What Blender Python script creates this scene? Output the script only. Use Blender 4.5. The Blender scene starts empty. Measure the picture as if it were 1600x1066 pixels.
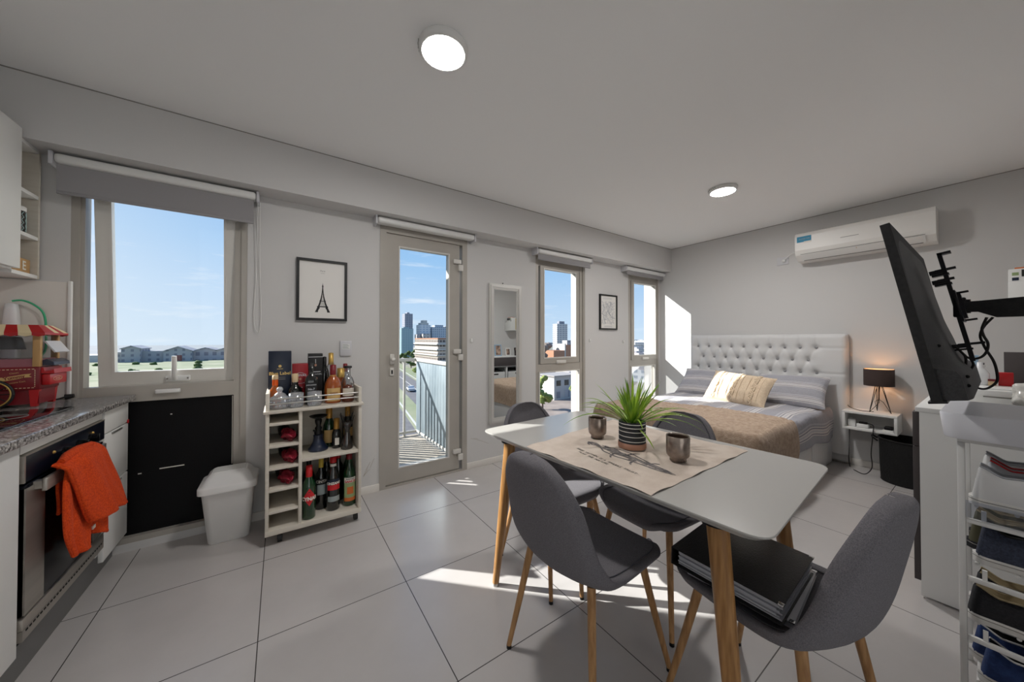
import bpy, bmesh, math, random
from mathutils import Vector, Matrix, noise
random.seed(7)
PI = math.pi
S = bpy.context.scene
COL = S.collection
def lin(c): return tuple((v/12.92 if v <= .04045 else ((v+.055)/1.055)**2.4) for v in [x/255 for x in c])
# ------------------------------------------------------------------ materials
MATS = {}
ALB = 1.0
def mat(name, rgb, rough=.6, metal=0, rgb2=None, scale=8, stretch=(1,1,1), bump=0, bscale=None, spec=None, trans=0, coat=0, detail=4, contrast=(.35,.65), sheen=0, emit=None, estr=0, alpha=None):
    m = bpy.data.materials.new(name); m.use_nodes = True
    n = m.node_tree.nodes; l = m.node_tree.links; b = n['Principled BSDF']
    c = tuple(v*ALB for v in lin(rgb))+(1,)
    b.inputs['Base Color'].default_value = c; b.inputs['Roughness'].default_value = rough; b.inputs['Metallic'].default_value = metal
    if spec is not None: b.inputs['Specular IOR Level'].default_value = spec
    if trans: b.inputs['Transmission Weight'].default_value = trans
    if coat: b.inputs['Coat Weight'].default_value = coat
    if sheen: b.inputs['Sheen Weight'].default_value = sheen
    if emit: b.inputs['Emission Color'].default_value = lin(emit)+(1,); b.inputs['Emission Strength'].default_value = estr
    if rgb2 or bump:
        tc = n.new('ShaderNodeTexCoord'); mp = n.new('ShaderNodeMapping'); mp.inputs['Scale'].default_value = stretch
        l.new(tc.outputs['Object'], mp.inputs['Vector'])
    if rgb2:
        nz = n.new('ShaderNodeTexNoise'); nz.inputs['Scale'].default_value = scale; nz.inputs['Detail'].default_value = detail
        l.new(mp.outputs[0], nz.inputs['Vector'])
        cr = n.new('ShaderNodeValToRGB'); cr.color_ramp.elements[0].position = contrast[0]; cr.color_ramp.elements[1].position = contrast[1]
        cr.color_ramp.elements[0].color = c; cr.color_ramp.elements[1].color = tuple(v*ALB for v in lin(rgb2))+(1,)
        l.new(nz.outputs['Fac'], cr.inputs[0]); l.new(cr.outputs[0], b.inputs['Base Color'])
    if bump:
        nb = n.new('ShaderNodeTexNoise'); nb.inputs['Scale'].default_value = bscale or scale; nb.inputs['Detail'].default_value = 3
        l.new(mp.outputs[0], nb.inputs['Vector'])
        bp = n.new('ShaderNodeBump'); bp.inputs['Strength'].default_value = bump; bp.inputs['Distance'].default_value = .004
        l.new(nb.outputs['Fac'], bp.inputs['Height']); l.new(bp.outputs[0], b.inputs['Normal'])
    MATS[name] = m; return m
def nodes_of(name):
    m = bpy.data.materials.new(name); m.use_nodes = True
    n = m.node_tree.nodes; l = m.node_tree.links
    MATS[name] = m; return m, n, l, n['Principled BSDF']
def math_node(n, l, op, a, b=None, c=None):
    x = n.new('ShaderNodeMath'); x.operation = op
    for i, v in enumerate((a, b, c)):
        if v is None: continue
        if isinstance(v, (int, float)): x.inputs[i].default_value = v
        else: l.new(v, x.inputs[i])
    return x.outputs[0]
def mix_col(n, l, fac, a, b):
    x = n.new('ShaderNodeMix'); x.data_type = 'RGBA'
    for s, v in ((0, fac), (6, a), (7, b)):
        if isinstance(v, (int, float)): x.inputs[s].default_value = v
        elif isinstance(v, tuple): x.inputs[s].default_value = v
        else: l.new(v, x.inputs[s])
    return x.outputs[2]

mat('paint', (207,206,205), .75, bump=.05, bscale=60)
mat('ceiling_paint', (243,243,243), .85)
mat('trim_white', (226,222,216), .55)
mat('white_gloss', (232,232,230), .25)
mat('white_satin', (228,228,226), .45)
mat('white_plastic', (226,226,224), .35)
mat('grey_plastic', (232,233,240), .4)
mat('cart_white', (214,208,196), .5, rgb2=(206,199,186), scale=6, stretch=(1,1,8))
mat('alu', (178,173,165), .45, .15, rgb2=(170,165,157), scale=3)
mat('alu_light', (216,213,207), .4, .15)
mat('steel', (175,172,168), .32, .85)
mat('brushed', (190,184,176), .38, .8, rgb2=(170,165,158), scale=20, stretch=(1,.05,1))
mat('chrome', (210,210,210), .12, 1)
mat('black', (14,14,16), .5)
mat('black_gloss', (10,10,13), .06, spec=.6)
mat('black_film', (8,8,10), .55, bump=.2, bscale=260, spec=.2)
mat('oven_glass', (10,12,20), .22, spec=.22)
mat('oven_panel', (16,20,32), .3, spec=.2)
mat('black_matte', (20,20,21), .75, rgb2=(30,30,31), scale=90, bump=.2, bscale=200)
mat('leatherette', (22,21,22), .42, rgb2=(30,29,30), scale=60, bump=.5, bscale=220)
mat('dark_metal', (26,25,28), .4, .5)
mat('tv_back', (40,40,42), .6, rgb2=(52,52,54), scale=160, bump=.35, bscale=300)
mat('charcoal_board', (72,66,66), .6)
mat('dark_gap', (6,6,6), .9)
mat('fabric', (97,95,99), .95, rgb2=(124,121,126), scale=420, stretch=(1,1,1), bump=.15, bscale=600, sheen=.0, detail=6)
mat('fabric_seam', (86,86,92), .95)
mat('wood_leg', (150,108,66), .5, rgb2=(186,143,95), scale=9, stretch=(9,9,.8), bump=.08)
mat('table_leg', (140,98,52), .42, rgb2=(176,131,80), scale=10, stretch=(9,9,.7), bump=.08)
mat('table_white', (178,176,172), .22)
mat('linen', (206,190,176), .9, rgb2=(219,205,192), scale=14, bump=.5, bscale=400)
mat('ink', (84,80,82), .9, rgb2=(136,128,126), scale=70)
mat('ink_light', (150,142,138), .9, rgb2=(116,110,110), scale=60)
mat('ink_text', (42,38,38), .9)
mat('throw', (164,141,121), 1, rgb2=(186,164,143), scale=40, bump=1, bscale=120, sheen=.1)
mat('knit', (226,206,180), .95, bump=1, bscale=160, rgb2=(214,192,164), scale=60)
mat('upholstery', (214,214,214), .6, bump=.12, bscale=180)
mat('button', (150,150,152), .5)
mat('lamp_shade', (58,44,40), .9, bump=.2, bscale=240)
mat('lamp_shade_inner', (235,215,190), .8)
mat('wire', (34,30,30), .45, .4)
mat('cable', (28,24,22), .6)
mat('towel', (196,54,0), 1, rgb2=(226,78,6), scale=160, bump=1, bscale=260)
mat('red', (178,20,26), .35)
mat('red_dark', (118,14,26), .4)
mat('red_box', (150,18,30), .4)
mat('gold', (196,160,86), .35, .5)
mat('gold_text', (214,184,110), .5)
mat('gold_foil', (196,146,70), .4, .45, bump=.3, bscale=90)
mat('cream', (226,208,168), .6)
mat('tan_wood', (190,150,98), .5)
mat('navy_box', (14,26,48), .35)
mat('label_white', (226,222,212), .6)
mat('label_tan', (206,170,110), .6)
mat('label_green', (150,170,120), .6)
mat('label_orange', (208,110,50), .6)
mat('label_red', (196,26,36), .5)
mat('label_grey', (150,160,160), .6)
mat('green_glass', (12,52,24), .07, coat=.5, spec=.6)
mat('dark_glass', (14,17,16), .07, coat=.5, spec=.6)
mat('amber', (176,88,28), .08, coat=.5, trans=.3)
mat('amber_dark', (84,34,14), .08, coat=.5)
mat('whisky_orange', (220,88,22), .3)
mat('cork', (212,186,148), .7)
mat('blue_dark', (26,36,60), .3, coat=.3)
mat('red_foil', (172,44,66), .25, .35, bump=1, bscale=40, rgb2=(112,18,36), scale=22)
mat('caster', (20,20,20), .5)
mat('pot_black', (26,26,29), .6)
mat('pot_line', (226,222,216), .7)
mat('terracotta', (178,132,110), .85)
mat('soil', (64,60,52), 1, rgb2=(130,128,118), scale=90, bump=1, bscale=90)
mat('leaf', (92,142,28), .45, rgb2=(160,192,56), scale=14, coat=.1)
mat('cup_glaze', (168,154,144), .2, .6, rgb2=(128,114,106), scale=22)
mat('cup_inside', (84,66,56), .3, .3)
mat('paper', (232,230,226), .8)
mat('plastic_sleeve', (190,192,200), .2)
mat('denim', (44,50,66), .9, rgb2=(62,68,86), scale=160, bump=.4, bscale=300)
mat('shoe_black', (26,26,30), .9, rgb2=(38,38,42), scale=160, bump=.3, bscale=300)
mat('shoe_blue', (24,46,92), .85, rgb2=(34,60,110), scale=60, bump=.4, bscale=160)
mat('shoe_olive', (74,72,52), .9)
mat('shoe_white', (214,214,214), .5)
mat('shoe_grey', (170,172,178), .6)
mat('lining_beige', (176,160,128), .9)
mat('lining_dark', (22,22,24), .95)
mat('sole_white', (222,220,216), .6)
mat('basket_black', (15,15,16), .85, bump=1, bscale=70)
mat('granite_kick', (120,120,120), .35, .5)
mat('kettle_white', (228,230,232), .25)
mat('green_cord', (60,178,128), .4)
mat('mint_wire', (170,200,200), .4)
mat('sticker_blue', (10,130,168), .5)
mat('ac_white', (228,226,222), .4)
mat('line_grey', (136,133,129), .6)
mat('plate_grey', (204,204,208), .5)
mat('book_yellow', (206,178,70), .6); mat('book_green', (60,80,60), .6); mat('book_cream', (216,208,180), .6); mat('book_brown', (90,66,46), .6)
mat('photo_dark', (60,46,46), .4, rgb2=(190,160,140), scale=14)
mat('photo_blue', (150,180,205), .4)
mat('bag_plastic', (206,204,198), .22, bump=.6, bscale=30)
mat('pop_glass_red', (150,90,100), .3)
mat('nozzle', (60,62,66), .35, .6)
mat('bounce_white', (176,175,173), .8)
mat('bounce_paving', (214,206,196), .8)
# exterior: albedo scaled down to offset the strong sun
ALB = .7
mat('ext_white', (226,222,214), .8)
mat('roof_grey', (186,180,176), .9)
mat('house_white', (214,210,206), .8)
mat('deck', (206,196,182), .85, rgb2=(190,180,166), scale=20)
mat('galvanised', (178,192,200), .45, .35, rgb2=(150,166,176), scale=5, stretch=(1,1,.6))
mat('asphalt', (118,116,118), .9, rgb2=(132,130,130), scale=.6)
mat('road_paint', (220,218,212), .8)
mat('ground_earth', (166,160,148), 1, rgb2=(146,150,130), scale=.05, detail=8)
mat('field_green', (140,152,112), 1, rgb2=(176,176,146), scale=.07, detail=8)
mat('plaza', (178,162,150), 1, rgb2=(150,136,128), scale=.3)
mat('river', (164,168,168), .95, rgb2=(150,156,158), scale=.006, stretch=(1,5,1))
mat('foliage', (58,82,38), .95, rgb2=(104,126,62), scale=1.4, bump=1, bscale=3)
mat('foliage_light', (120,140,66), .95, rgb2=(160,172,96), scale=2, bump=1, bscale=4)
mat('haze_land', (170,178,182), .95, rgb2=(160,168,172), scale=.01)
mat('foliage_brown', (150,134,122), .95, rgb2=(176,160,148), scale=.8, bump=1, bscale=2)
mat('trunk', (90,74,60), .9)
mat('car_paint', (226,228,232), .3); mat('car_glass', (40,48,58), .15); mat('tyre', (24,24,24), .8)
mat('terracotta_wall', (206,150,118), .9)
mat('brick_red', (150,70,66), .8)

def facade(name, wall, win, fx, fz, wx=.6, wz=.55, rough=.6, band=None):
    """plain wall colour with a regular grid of darker window bays (pattern inside the part's material)"""
    m, n, l, b = nodes_of(name)
    g = n.new('ShaderNodeNewGeometry'); sp = n.new('ShaderNodeSeparateXYZ')
    tc = n.new('ShaderNodeTexCoord'); l.new(tc.outputs['Object'], sp.inputs[0])
    h = math_node(n, l, 'ADD', sp.outputs[0], math_node(n, l, 'MULTIPLY', sp.outputs[1], -.7))
    a = math_node(n, l, 'LESS_THAN', math_node(n, l, 'FRACT', math_node(n, l, 'MULTIPLY', h, 1/fx)), wx)
    c = math_node(n, l, 'LESS_THAN', math_node(n, l, 'FRACT', math_node(n, l, 'MULTIPLY', sp.outputs[2], 1/fz)), wz)
    l.new(mix_col(n, l, math_node(n, l, 'MULTIPLY', a, c), tuple(v*ALB for v in lin(wall))+(1,), tuple(v*ALB for v in lin(win))+(1,)), b.inputs['Base Color'])
    b.inputs['Roughness'].default_value = rough
    return m
ALB = .85  # facade colours kept paler, painting distance haze into them
facade('fac_tower', (160,160,170), (124,128,142), 2.2, 1.6)
facade('fac_glass', (172,194,198), (140,168,176), 2.0, 1.4, .85, .7, .3)
facade('fac_white', (226,228,230), (176,192,208), 3, 2.0, .6, .5)
facade('fac_grid', (200,206,212), (130,146,164), 2.0, 2.0, .55, .5)
facade('fac_stripe', (206,192,178), (96,86,82), 1.6, 2.2, .8, .5)
facade('fac_plain', (206,198,190), (140,134,134), 3.0, 2.8, .4, .45)
facade('fac_slab', (214,212,208), (160,160,166), 2.4, 1.2, .7, .5)
facade('fac_old', (186,182,182), (140,138,146), 4.0, 3.2, .35, .5)
facade('fac_pink', (208,194,192), (158,146,152), 4.5, 5.0, .5, .5)

ALB = 1.0
# floor tiles
m, n, l, b = nodes_of('floor_tile')
tc = n.new('ShaderNodeTexCoord'); sp = n.new('ShaderNodeSeparateXYZ'); l.new(tc.outputs['Object'], sp.inputs[0])
def grout(o, off, per):
    f = math_node(n, l, 'FRACT', math_node(n, l, 'MULTIPLY', math_node(n, l, 'SUBTRACT', o, off), 1/per))
    d = math_node(n, l, 'MINIMUM', f, math_node(n, l, 'SUBTRACT', 1.0, f))
    return math_node(n, l, 'LESS_THAN', math_node(n, l, 'MULTIPLY', d, per), .0019)
gx = grout(sp.outputs[0], -.6674-6, .6); gy = grout(sp.outputs[1], 2.3225-6.05, .605)
gm = math_node(n, l, 'MAXIMUM', gx, gy)
nz = n.new('ShaderNodeTexNoise'); nz.inputs['Scale'].default_value = 2.2; nz.inputs['Detail'].default_value = 8; nz.inputs['Roughness'].default_value = .65
l.new(tc.outputs['Object'], nz.inputs['Vector'])
cr = n.new('ShaderNodeValToRGB'); cr.color_ramp.elements[0].position = .3; cr.color_ramp.elements[1].position = .7
cr.color_ramp.elements[0].color = lin((187,183,181))+(1,); cr.color_ramp.elements[1].color = lin((195,191,189))+(1,)
l.new(nz.outputs['Fac'], cr.inputs[0])
l.new(mix_col(n, l, gm, cr.outputs[0], lin((74,70,68))+(1,)), b.inputs['Base Color'])
b.inputs['Roughness'].default_value = .24
bp = n.new('ShaderNodeBump'); bp.inputs['Strength'].default_value = .35; bp.inputs['Distance'].default_value = .002
l.new(math_node(n, l, 'SUBTRACT', 1.0, gm), bp.inputs['Height']); l.new(bp.outputs[0], b.inputs['Normal'])

# granite
m, n, l, b = nodes_of('granite')
tc = n.new('ShaderNodeTexCoord'); vo = n.new('ShaderNodeTexNoise'); vo.inputs['Scale'].default_value = 75; vo.inputs['Detail'].default_value = 6; vo.inputs['Roughness'].default_value = .75
l.new(tc.outputs['Object'], vo.inputs['Vector'])
cr = n.new('ShaderNodeValToRGB'); e = cr.color_ramp.elements
e[0].position = .38; e[0].color = lin((70,66,66))+(1,); e[1].position = .62; e[1].color = lin((214,210,206))+(1,)
x = e.new(.5); x.color = lin((146,141,138))+(1,)
l.new(vo.outputs['Fac'], cr.inputs[0]); l.new(cr.outputs[0], b.inputs['Base Color']); b.inputs['Roughness'].default_value = .12

# striped bed linen: stripes across one object axis
def stripes(name, axis, off, per):
    m, n, l, b = nodes_of(name)
    tc = n.new('ShaderNodeTexCoord'); sp = n.new('ShaderNodeSeparateXYZ'); l.new(tc.outputs['UV'], sp.inputs[0])
    f = math_node(n, l, 'FRACT', math_node(n, l, 'MULTIPLY', math_node(n, l, 'ADD', sp.outputs[axis], off), 1/per))
    cr = n.new('ShaderNodeValToRGB'); cr.color_ramp.interpolation = 'CONSTANT'; e = cr.color_ramp.elements
    G = lin((158,158,166))+(1,); W = lin((216,212,208))+(1,); D = lin((132,132,142))+(1,); L = lin((188,187,192))+(1,)
    e[0].position = 0; e[0].color = G; e[1].position = .46; e[1].color = W
    for p, c in ((.50, D), (.54, W), (.60, L), (.66, W), (.71, D), (.76, W), (.80, G), (.86, L), (.92, G)):
        q = e.new(p); q.color = c
    l.new(f, cr.inputs[0])
    nz = n.new('ShaderNodeTexNoise'); nz.inputs['Scale'].default_value = 90; l.new(tc.outputs['Object'], nz.inputs['Vector'])
    l.new(mix_col(n, l, math_node(n, l, 'MULTIPLY', nz.outputs['Fac'], .35), cr.outputs[0], lin((196,194,200))+(1,)), b.inputs['Base Color'])
    b.inputs['Roughness'].default_value = .95
    nb = n.new('ShaderNodeTexNoise'); nb.inputs['Scale'].default_value = 14; nb.inputs['Detail'].default_value = 5; l.new(tc.outputs['Object'], nb.inputs['Vector'])
    bp = n.new('ShaderNodeBump'); bp.inputs['Strength'].default_value = .7; bp.inputs['Distance'].default_value = .02
    l.new(nb.outputs['Fac'], bp.inputs['Height']); l.new(bp.outputs[0], b.inputs['Normal'])
stripes('duvet_stripe', 1, 0.05, .235)
stripes('pillow_stripe', 1, .05, .165)

# awning stripes of the popcorn cart roof come from geometry; glass-like panes
def thin_glass(name, tint, refl, rough=0, tmix=1.0):
    m = bpy.data.materials.new(name); m.use_nodes = True; n = m.node_tree.nodes; l = m.node_tree.links
    n.remove(n['Principled BSDF'])
    t = n.new('ShaderNodeBsdfTransparent'); t.inputs[0].default_value = tint+(1,)
    g = n.new('ShaderNodeBsdfGlossy'); g.inputs['Roughness'].default_value = rough
    lw = n.new('ShaderNodeLayerWeight'); lw.inputs[0].default_value = .2
    f = math_node(n, l, 'ADD', math_node(n, l, 'MULTIPLY', lw.outputs['Fresnel'], .6), refl)
    mx = n.new('ShaderNodeMixShader'); l.new(f, mx.inputs[0]); l.new(t.outputs[0], mx.inputs[1]); l.new(g.outputs[0], mx.inputs[2])
    l.new(mx.outputs[0], n['Material Output'].inputs[0]); MATS[name] = m
thin_glass('pane_glass', (.93,.96,.96), .01)
thin_glass('clear_glass', (.88,.9,.92), .10, .04)
thin_glass('cut_glass', (.84,.87,.92), .24, .15)
thin_glass('acrylic', (.84,.86,.9), .05, .03)
m = MATS['cut_glass']; n = m.node_tree.nodes; l = m.node_tree.links
_o = n['Material Output'].inputs[0].links[0].from_socket; _d = n.new('ShaderNodeBsdfDiffuse'); _d.inputs[0].default_value = (.9,.92,.95,1); _x = n.new('ShaderNodeMixShader'); _x.inputs[0].default_value = .22; l.new(_o,_x.inputs[1]); l.new(_d.outputs[0],_x.inputs[2]); l.new(_x.outputs[0], n['Material Output'].inputs[0])
thin_glass('smoke_glass', (.42,.38,.36), .12, .03)
m, n, l, b = nodes_of('mirror_glass'); b.inputs['Base Color'].default_value = (.82,.85,.85,1); b.inputs['Metallic'].default_value = 1; b.inputs['Roughness'].default_value = .01
def emitter(name, rgb, s):
    m = bpy.data.materials.new(name); m.use_nodes = True; n = m.node_tree.nodes; l = m.node_tree.links
    n.remove(n['Principled BSDF']); e = n.new('ShaderNodeEmission'); e.inputs[0].default_value = rgb+(1,); e.inputs[1].default_value = s
    l.new(e.outputs[0], n['Material Output'].inputs[0]); MATS[name] = m
CEIL_E = 150
emitter('lamp_diffuser', (1,.97,.94), CEIL_E*.8)
emitter('lamp_diffuser_bed', (1,.975,.95), CEIL_E*1.2)
emitter('bulb', (1,.56,.27), 20)

# ------------------------------------------------------------------ mesh building
def frame_from(d):
    d = d.normalized(); a = Vector((0,0,1)) if abs(d.z) < .9 else Vector((1,0,0))
    x = d.cross(a).normalized(); return x, d.cross(x).normalized()
class MB:
    def __init__(s): s.v = []; s.f = []; s.m = []; s.s = []; s.T = None; s.uv = {}
    def add(s, vs, fs, m=0, sm=False):
        o = len(s.v)
        for p in vs:
            p = Vector(p); s.v.append(s.T @ p if s.T else p)
        for f in fs: s.f.append([i+o for i in f]); s.m.append(m); s.s.append(sm)
        return s
    def box(s, x0, x1, y0, y1, z0, z1, m=0, bev=0, seg=2):
        if x0 > x1: x0, x1 = x1, x0
        if y0 > y1: y0, y1 = y1, y0
        if z0 > z1: z0, z1 = z1, z0
        if bev:
            bm = bmesh.new(); bmesh.ops.create_cube(bm, size=1)
            for v in bm.verts: v.co = Vector(((x0+x1)/2+v.co.x*(x1-x0), (y0+y1)/2+v.co.y*(y1-y0), (z0+z1)/2+v.co.z*(z1-z0)))
            bmesh.ops.bevel(bm, geom=bm.edges[:], offset=min(bev, (x1-x0)*.49, (y1-y0)*.49, (z1-z0)*.49), segments=seg, affect='EDGES', profile=.5)
            bm.verts.index_update(); s.add([v.co.copy() for v in bm.verts], [[v.index for v in f.verts] for f in bm.faces], m, True); bm.free(); return s
        vs = [(x, y, z) for x in (x0, x1) for y in (y0, y1) for z in (z0, z1)]
        return s.add(vs, [(0,1,3,2),(4,6,7,5),(0,4,5,1),(2,3,7,6),(0,2,6,4),(1,5,7,3)], m)
    def ring(s, x0, x1, z0, z1, w, y0, y1, m=0, wb=None, wt=None):
        """a picture-frame ring standing in the XZ plane"""
        wb = w if wb is None else wb; wt = w if wt is None else wt
        o = [(x0,z0),(x1,z0),(x1,z1),(x0,z1)]; i = [(x0+w,z0+wb),(x1-w,z0+wb),(x1-w,z1-wt),(x0+w,z1-wt)]
        vs = [(x,y0,z) for x,z in o]+[(x,y0,z) for x,z in i]+[(x,y1,z) for x,z in o]+[(x,y1,z) for x,z in i]
        fs = []
        for k in range(4):
            j = (k+1) % 4
            fs += [(k,j,4+j,4+k),(8+k,12+k,12+j,8+j),(k,8+k,8+j,j),(4+k,4+j,12+j,12+k)]
        return s.add(vs, fs, m)
    def cyl(s, p0, p1, r0, r1=None, n=16, m=0, caps=True):
        return s.tube([p0, p1], [r0, r0 if r1 is None else r1], n, m, caps)
    def tube(s, pts, r, n=8, m=0, caps=True):
        pts = [Vector(p) for p in pts]; k = len(pts); r = r if isinstance(r, (list, tuple)) else [r]*k
        ds = []
        for i in range(k):
            d = (pts[min(i+1,k-1)]-pts[max(i-1,0)]); ds.append(d.normalized())
        x, y = frame_from(ds[0]); vs = []
        for i in range(k):
            x = (x-ds[i]*x.dot(ds[i])).normalized(); y = ds[i].cross(x)
            for j in range(n):
                a = 2*PI*j/n; vs.append(pts[i]+(x*math.cos(a)+y*math.sin(a))*r[i])
        fs = [(i*n+j, i*n+(j+1)%n, (i+1)*n+(j+1)%n, (i+1)*n+j) for i in range(k-1) for j in range(n)]
        s.add(vs, fs, m, True)
        if caps:
            s.add(vs[:n], [tuple(range(n-1,-1,-1))], m); s.add(vs[-n:], [tuple(range(n))], m)
        return s
    def lathe(s, prof, c=(0,0,0), n=24, m=0, sm=True, sq=None, caps=True):
        """prof: (radius, z) list; sq squares the section (superellipse power)"""
        vs = []
        for r, z in prof:
            for j in range(n):
                a = 2*PI*j/n; ca, sa = math.cos(a), math.sin(a)
                if sq: k = (abs(ca)**sq+abs(sa)**sq)**(-1/sq)
                else: k = 1
                vs.append((c[0]+r*k*ca, c[1]+r*k*sa, c[2]+z))
        fs = [(i*n+j, i*n+(j+1)%n, (i+1)*n+(j+1)%n, (i+1)*n+j) for i in range(len(prof)-1) for j in range(n)]
        s.add(vs, fs, m, sm)
        if caps:
            if prof[0][0] > .0005: s.add(vs[:n], [tuple(range(n-1,-1,-1))], m)
            if prof[-1][0] > .0005: s.add(vs[-n:], [tuple(range(n))], m)
        return s
    def prism(s, pts, f0, f1, m=0):
        """pts: 2-d outline; f0/f1 map (a,b) to the two end positions"""
        k = len(pts); vs = [f0(*p) for p in pts]+[f1(*p) for p in pts]
        fs = [tuple(range(k-1,-1,-1)), tuple(range(k, 2*k))]+[(i,(i+1)%k,k+(i+1)%k,k+i) for i in range(k)]
        return s.add(vs, fs, m)
    def grid(s, fn, nu, nv, m=0, sm=True, uv=False, closed_v=False):
        o = len(s.v); vs = [fn(i/nu, j/nv) for i in range(nu+1) for j in range(nv+1)]; w = nv+1
        s.add(vs, [(i*w+j, (i+1)*w+j, (i+1)*w+j+1, i*w+j+1) for i in range(nu) for j in range(nv)], m, sm)
        if uv:
            for i in range(nu+1):
                for j in range(nv+1): s.uv[o+i*w+j] = uv(i/nu, j/nv) if callable(uv) else (i/nu, j/nv)
        return s
    def sphere(s, c, r, m=0, n=16, sc=(1,1,1), jit=0, fr=2.0):
        vs = []; k = n//2
        for i in range(k+1):
            for j in range(n):
                a = PI*i/k; b = 2*PI*j/n
                d = Vector((math.sin(a)*math.cos(b), math.sin(a)*math.sin(b), math.cos(a)))
                q = r*(1+(jit*noise.noise(d*fr+Vector(c)) if jit else 0))
                vs.append((c[0]+d.x*q*sc[0], c[1]+d.y*q*sc[1], c[2]+d.z*q*sc[2]))
        return s.add(vs, [(i*n+j, (i+1)*n+j, (i+1)*n+(j+1)%n, i*n+(j+1)%n) for i in range(k) for j in range(n)], m, True)
    def text(s, txt, M, size=1, m=0, bend=None, ext=0, bold=0, align='CENTER', sx=1):
        vs, fs = text_geo(txt, size, align, bold)
        out = []
        for x, y, z in vs:
            x *= sx
            p = Vector((x, y, 0))
            if bend: p = Vector((bend*math.sin(x/bend), y, -(bend-bend*math.cos(x/bend))))
            out.append(M @ p)
        return s.add(out, fs, m)
    def build(s, name, mats, parent=None, **tags):
        if isinstance(mats, str): mats = [mats]
        org = Vector((0,0,0))
        if parent is None and s.v and not tags.get('world'):
            xs = [p.x for p in s.v]; ys = [p.y for p in s.v]; zs = [p.z for p in s.v]
            org = Vector(((min(xs)+max(xs))/2, (min(ys)+max(ys))/2, min(zs)))
            if tags.get('keep'): org = Vector((0,0,0))
        me = bpy.data.meshes.new(name); me.from_pydata([p-org for p in s.v], [], s.f)
        me.polygons.foreach_set('material_index', s.m); me.polygons.foreach_set('use_smooth', s.s)
        for k in mats: me.materials.append(MATS[k])
        if s.uv:
            ul = me.uv_layers.new(name='UVMap')
            for lp in me.loops: ul.data[lp.index].uv = s.uv.get(lp.vertex_index, (0,0))
        bm = bmesh.new(); bm.from_mesh(me); bmesh.ops.recalc_face_normals(bm, faces=bm.faces[:]); bm.to_mesh(me); bm.free()
        me.update()
        o = bpy.data.objects.new(name, me); COL.objects.link(o); o.location = org
        if parent: attach(o, parent)
        for k in ('label','category','group','kind'):
            if tags.get(k): o[k] = tags[k]
        return o
TXT = {}
def text_geo(txt, size, align, bold):
    cu = bpy.data.curves.new('lettering', 'FONT'); cu.body = txt; cu.size = size; cu.align_x = align; cu.align_y = 'CENTER'; cu.offset = bold; cu.resolution_u = 3
    o = bpy.data.objects.new('lettering', cu); COL.objects.link(o)
    dg = bpy.context.evaluated_depsgraph_get(); me = bpy.data.meshes.new_from_object(o.evaluated_get(dg))
    vs = [tuple(v.co) for v in me.vertices]; fs = [list(p.vertices) for p in me.polygons]
    bpy.data.objects.remove(o); bpy.data.curves.remove(cu); bpy.data.meshes.remove(me)
    return vs, fs
def attach(o, parent):
    o.parent = parent
    if parent.type == 'EMPTY':
        M = Matrix.Translation(parent.location) @ parent.rotation_euler.to_matrix().to_4x4()
        o.matrix_parent_inverse = M.inverted()
    else:
        o.matrix_parent_inverse = Matrix.Translation(-parent.location) if parent.parent is None else Matrix()
def thing(name, label, cat, loc, group=None):
    o = bpy.data.objects.new(name, None); COL.objects.link(o); o.location = loc; o.empty_display_size = .05
    o['label'] = label; o['category'] = cat
    if group: o['group'] = group
    return o
def tagged(o, label, cat, group=None):
    o['label'] = label; o['category'] = cat
    if group: o['group'] = group
    return o
KIDS = {}
def copy_tree(root, loc, rz, label, group=None):
    r = root.copy(); COL.objects.link(r); r.location = loc; r.rotation_euler = (0,0,rz); r['label'] = label
    if group: r['group'] = group
    for c in [o for o in COL.objects if o.parent == root]:
        d = c.copy(); COL.objects.link(d); d.parent = r
        for g in [o for o in COL.objects if o.parent == c]:
            h = g.copy(); COL.objects.link(h); h.parent = d
    return r
def XZ(x, y, z, tilt=0, flip=False):
    """matrix: text plane facing -Y, x right, y up"""
    return Matrix(((1,0,0,x),(0,0,-1,y),(0,1,0,z),(0,0,0,1)))
def frame(o, ex, ey):
    """matrix from origin, x-axis, y-axis vectors"""
    ex = Vector(ex).normalized(); ey = Vector(ey).normalized(); ez = ex.cross(ey)
    return Matrix(((ex.x,ey.x,ez.x,o[0]),(ex.y,ey.y,ez.y,o[1]),(ex.z,ey.z,ez.z,o[2]),(0,0,0,1)))
def spline(pts, n):
    pts = [Vector(p) for p in pts]; out = []
    P = [pts[0]]+pts+[pts[-1]]
    for i in range(1, len(P)-2):
        for k in range(n):
            t = k/n; a, b, c, d = P[i-1], P[i], P[i+1], P[i+2]
            out.append(.5*((2*b)+(c-a)*t+(2*a-5*b+4*c-d)*t*t+(3*b-a-3*c+d)*t**3))
    out.append(pts[-1]); return out
def lerp(a, b, t): return a+(b-a)*t
def interp(tab, t):
    for (a, x), (b, y) in zip(tab, tab[1:]):
        if t <= b: 
            u = (t-a)/(b-a); u = u*u*(3-2*u)*.5+u*.5
            return x+(y-x)*u
    return tab[-1][1]
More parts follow.
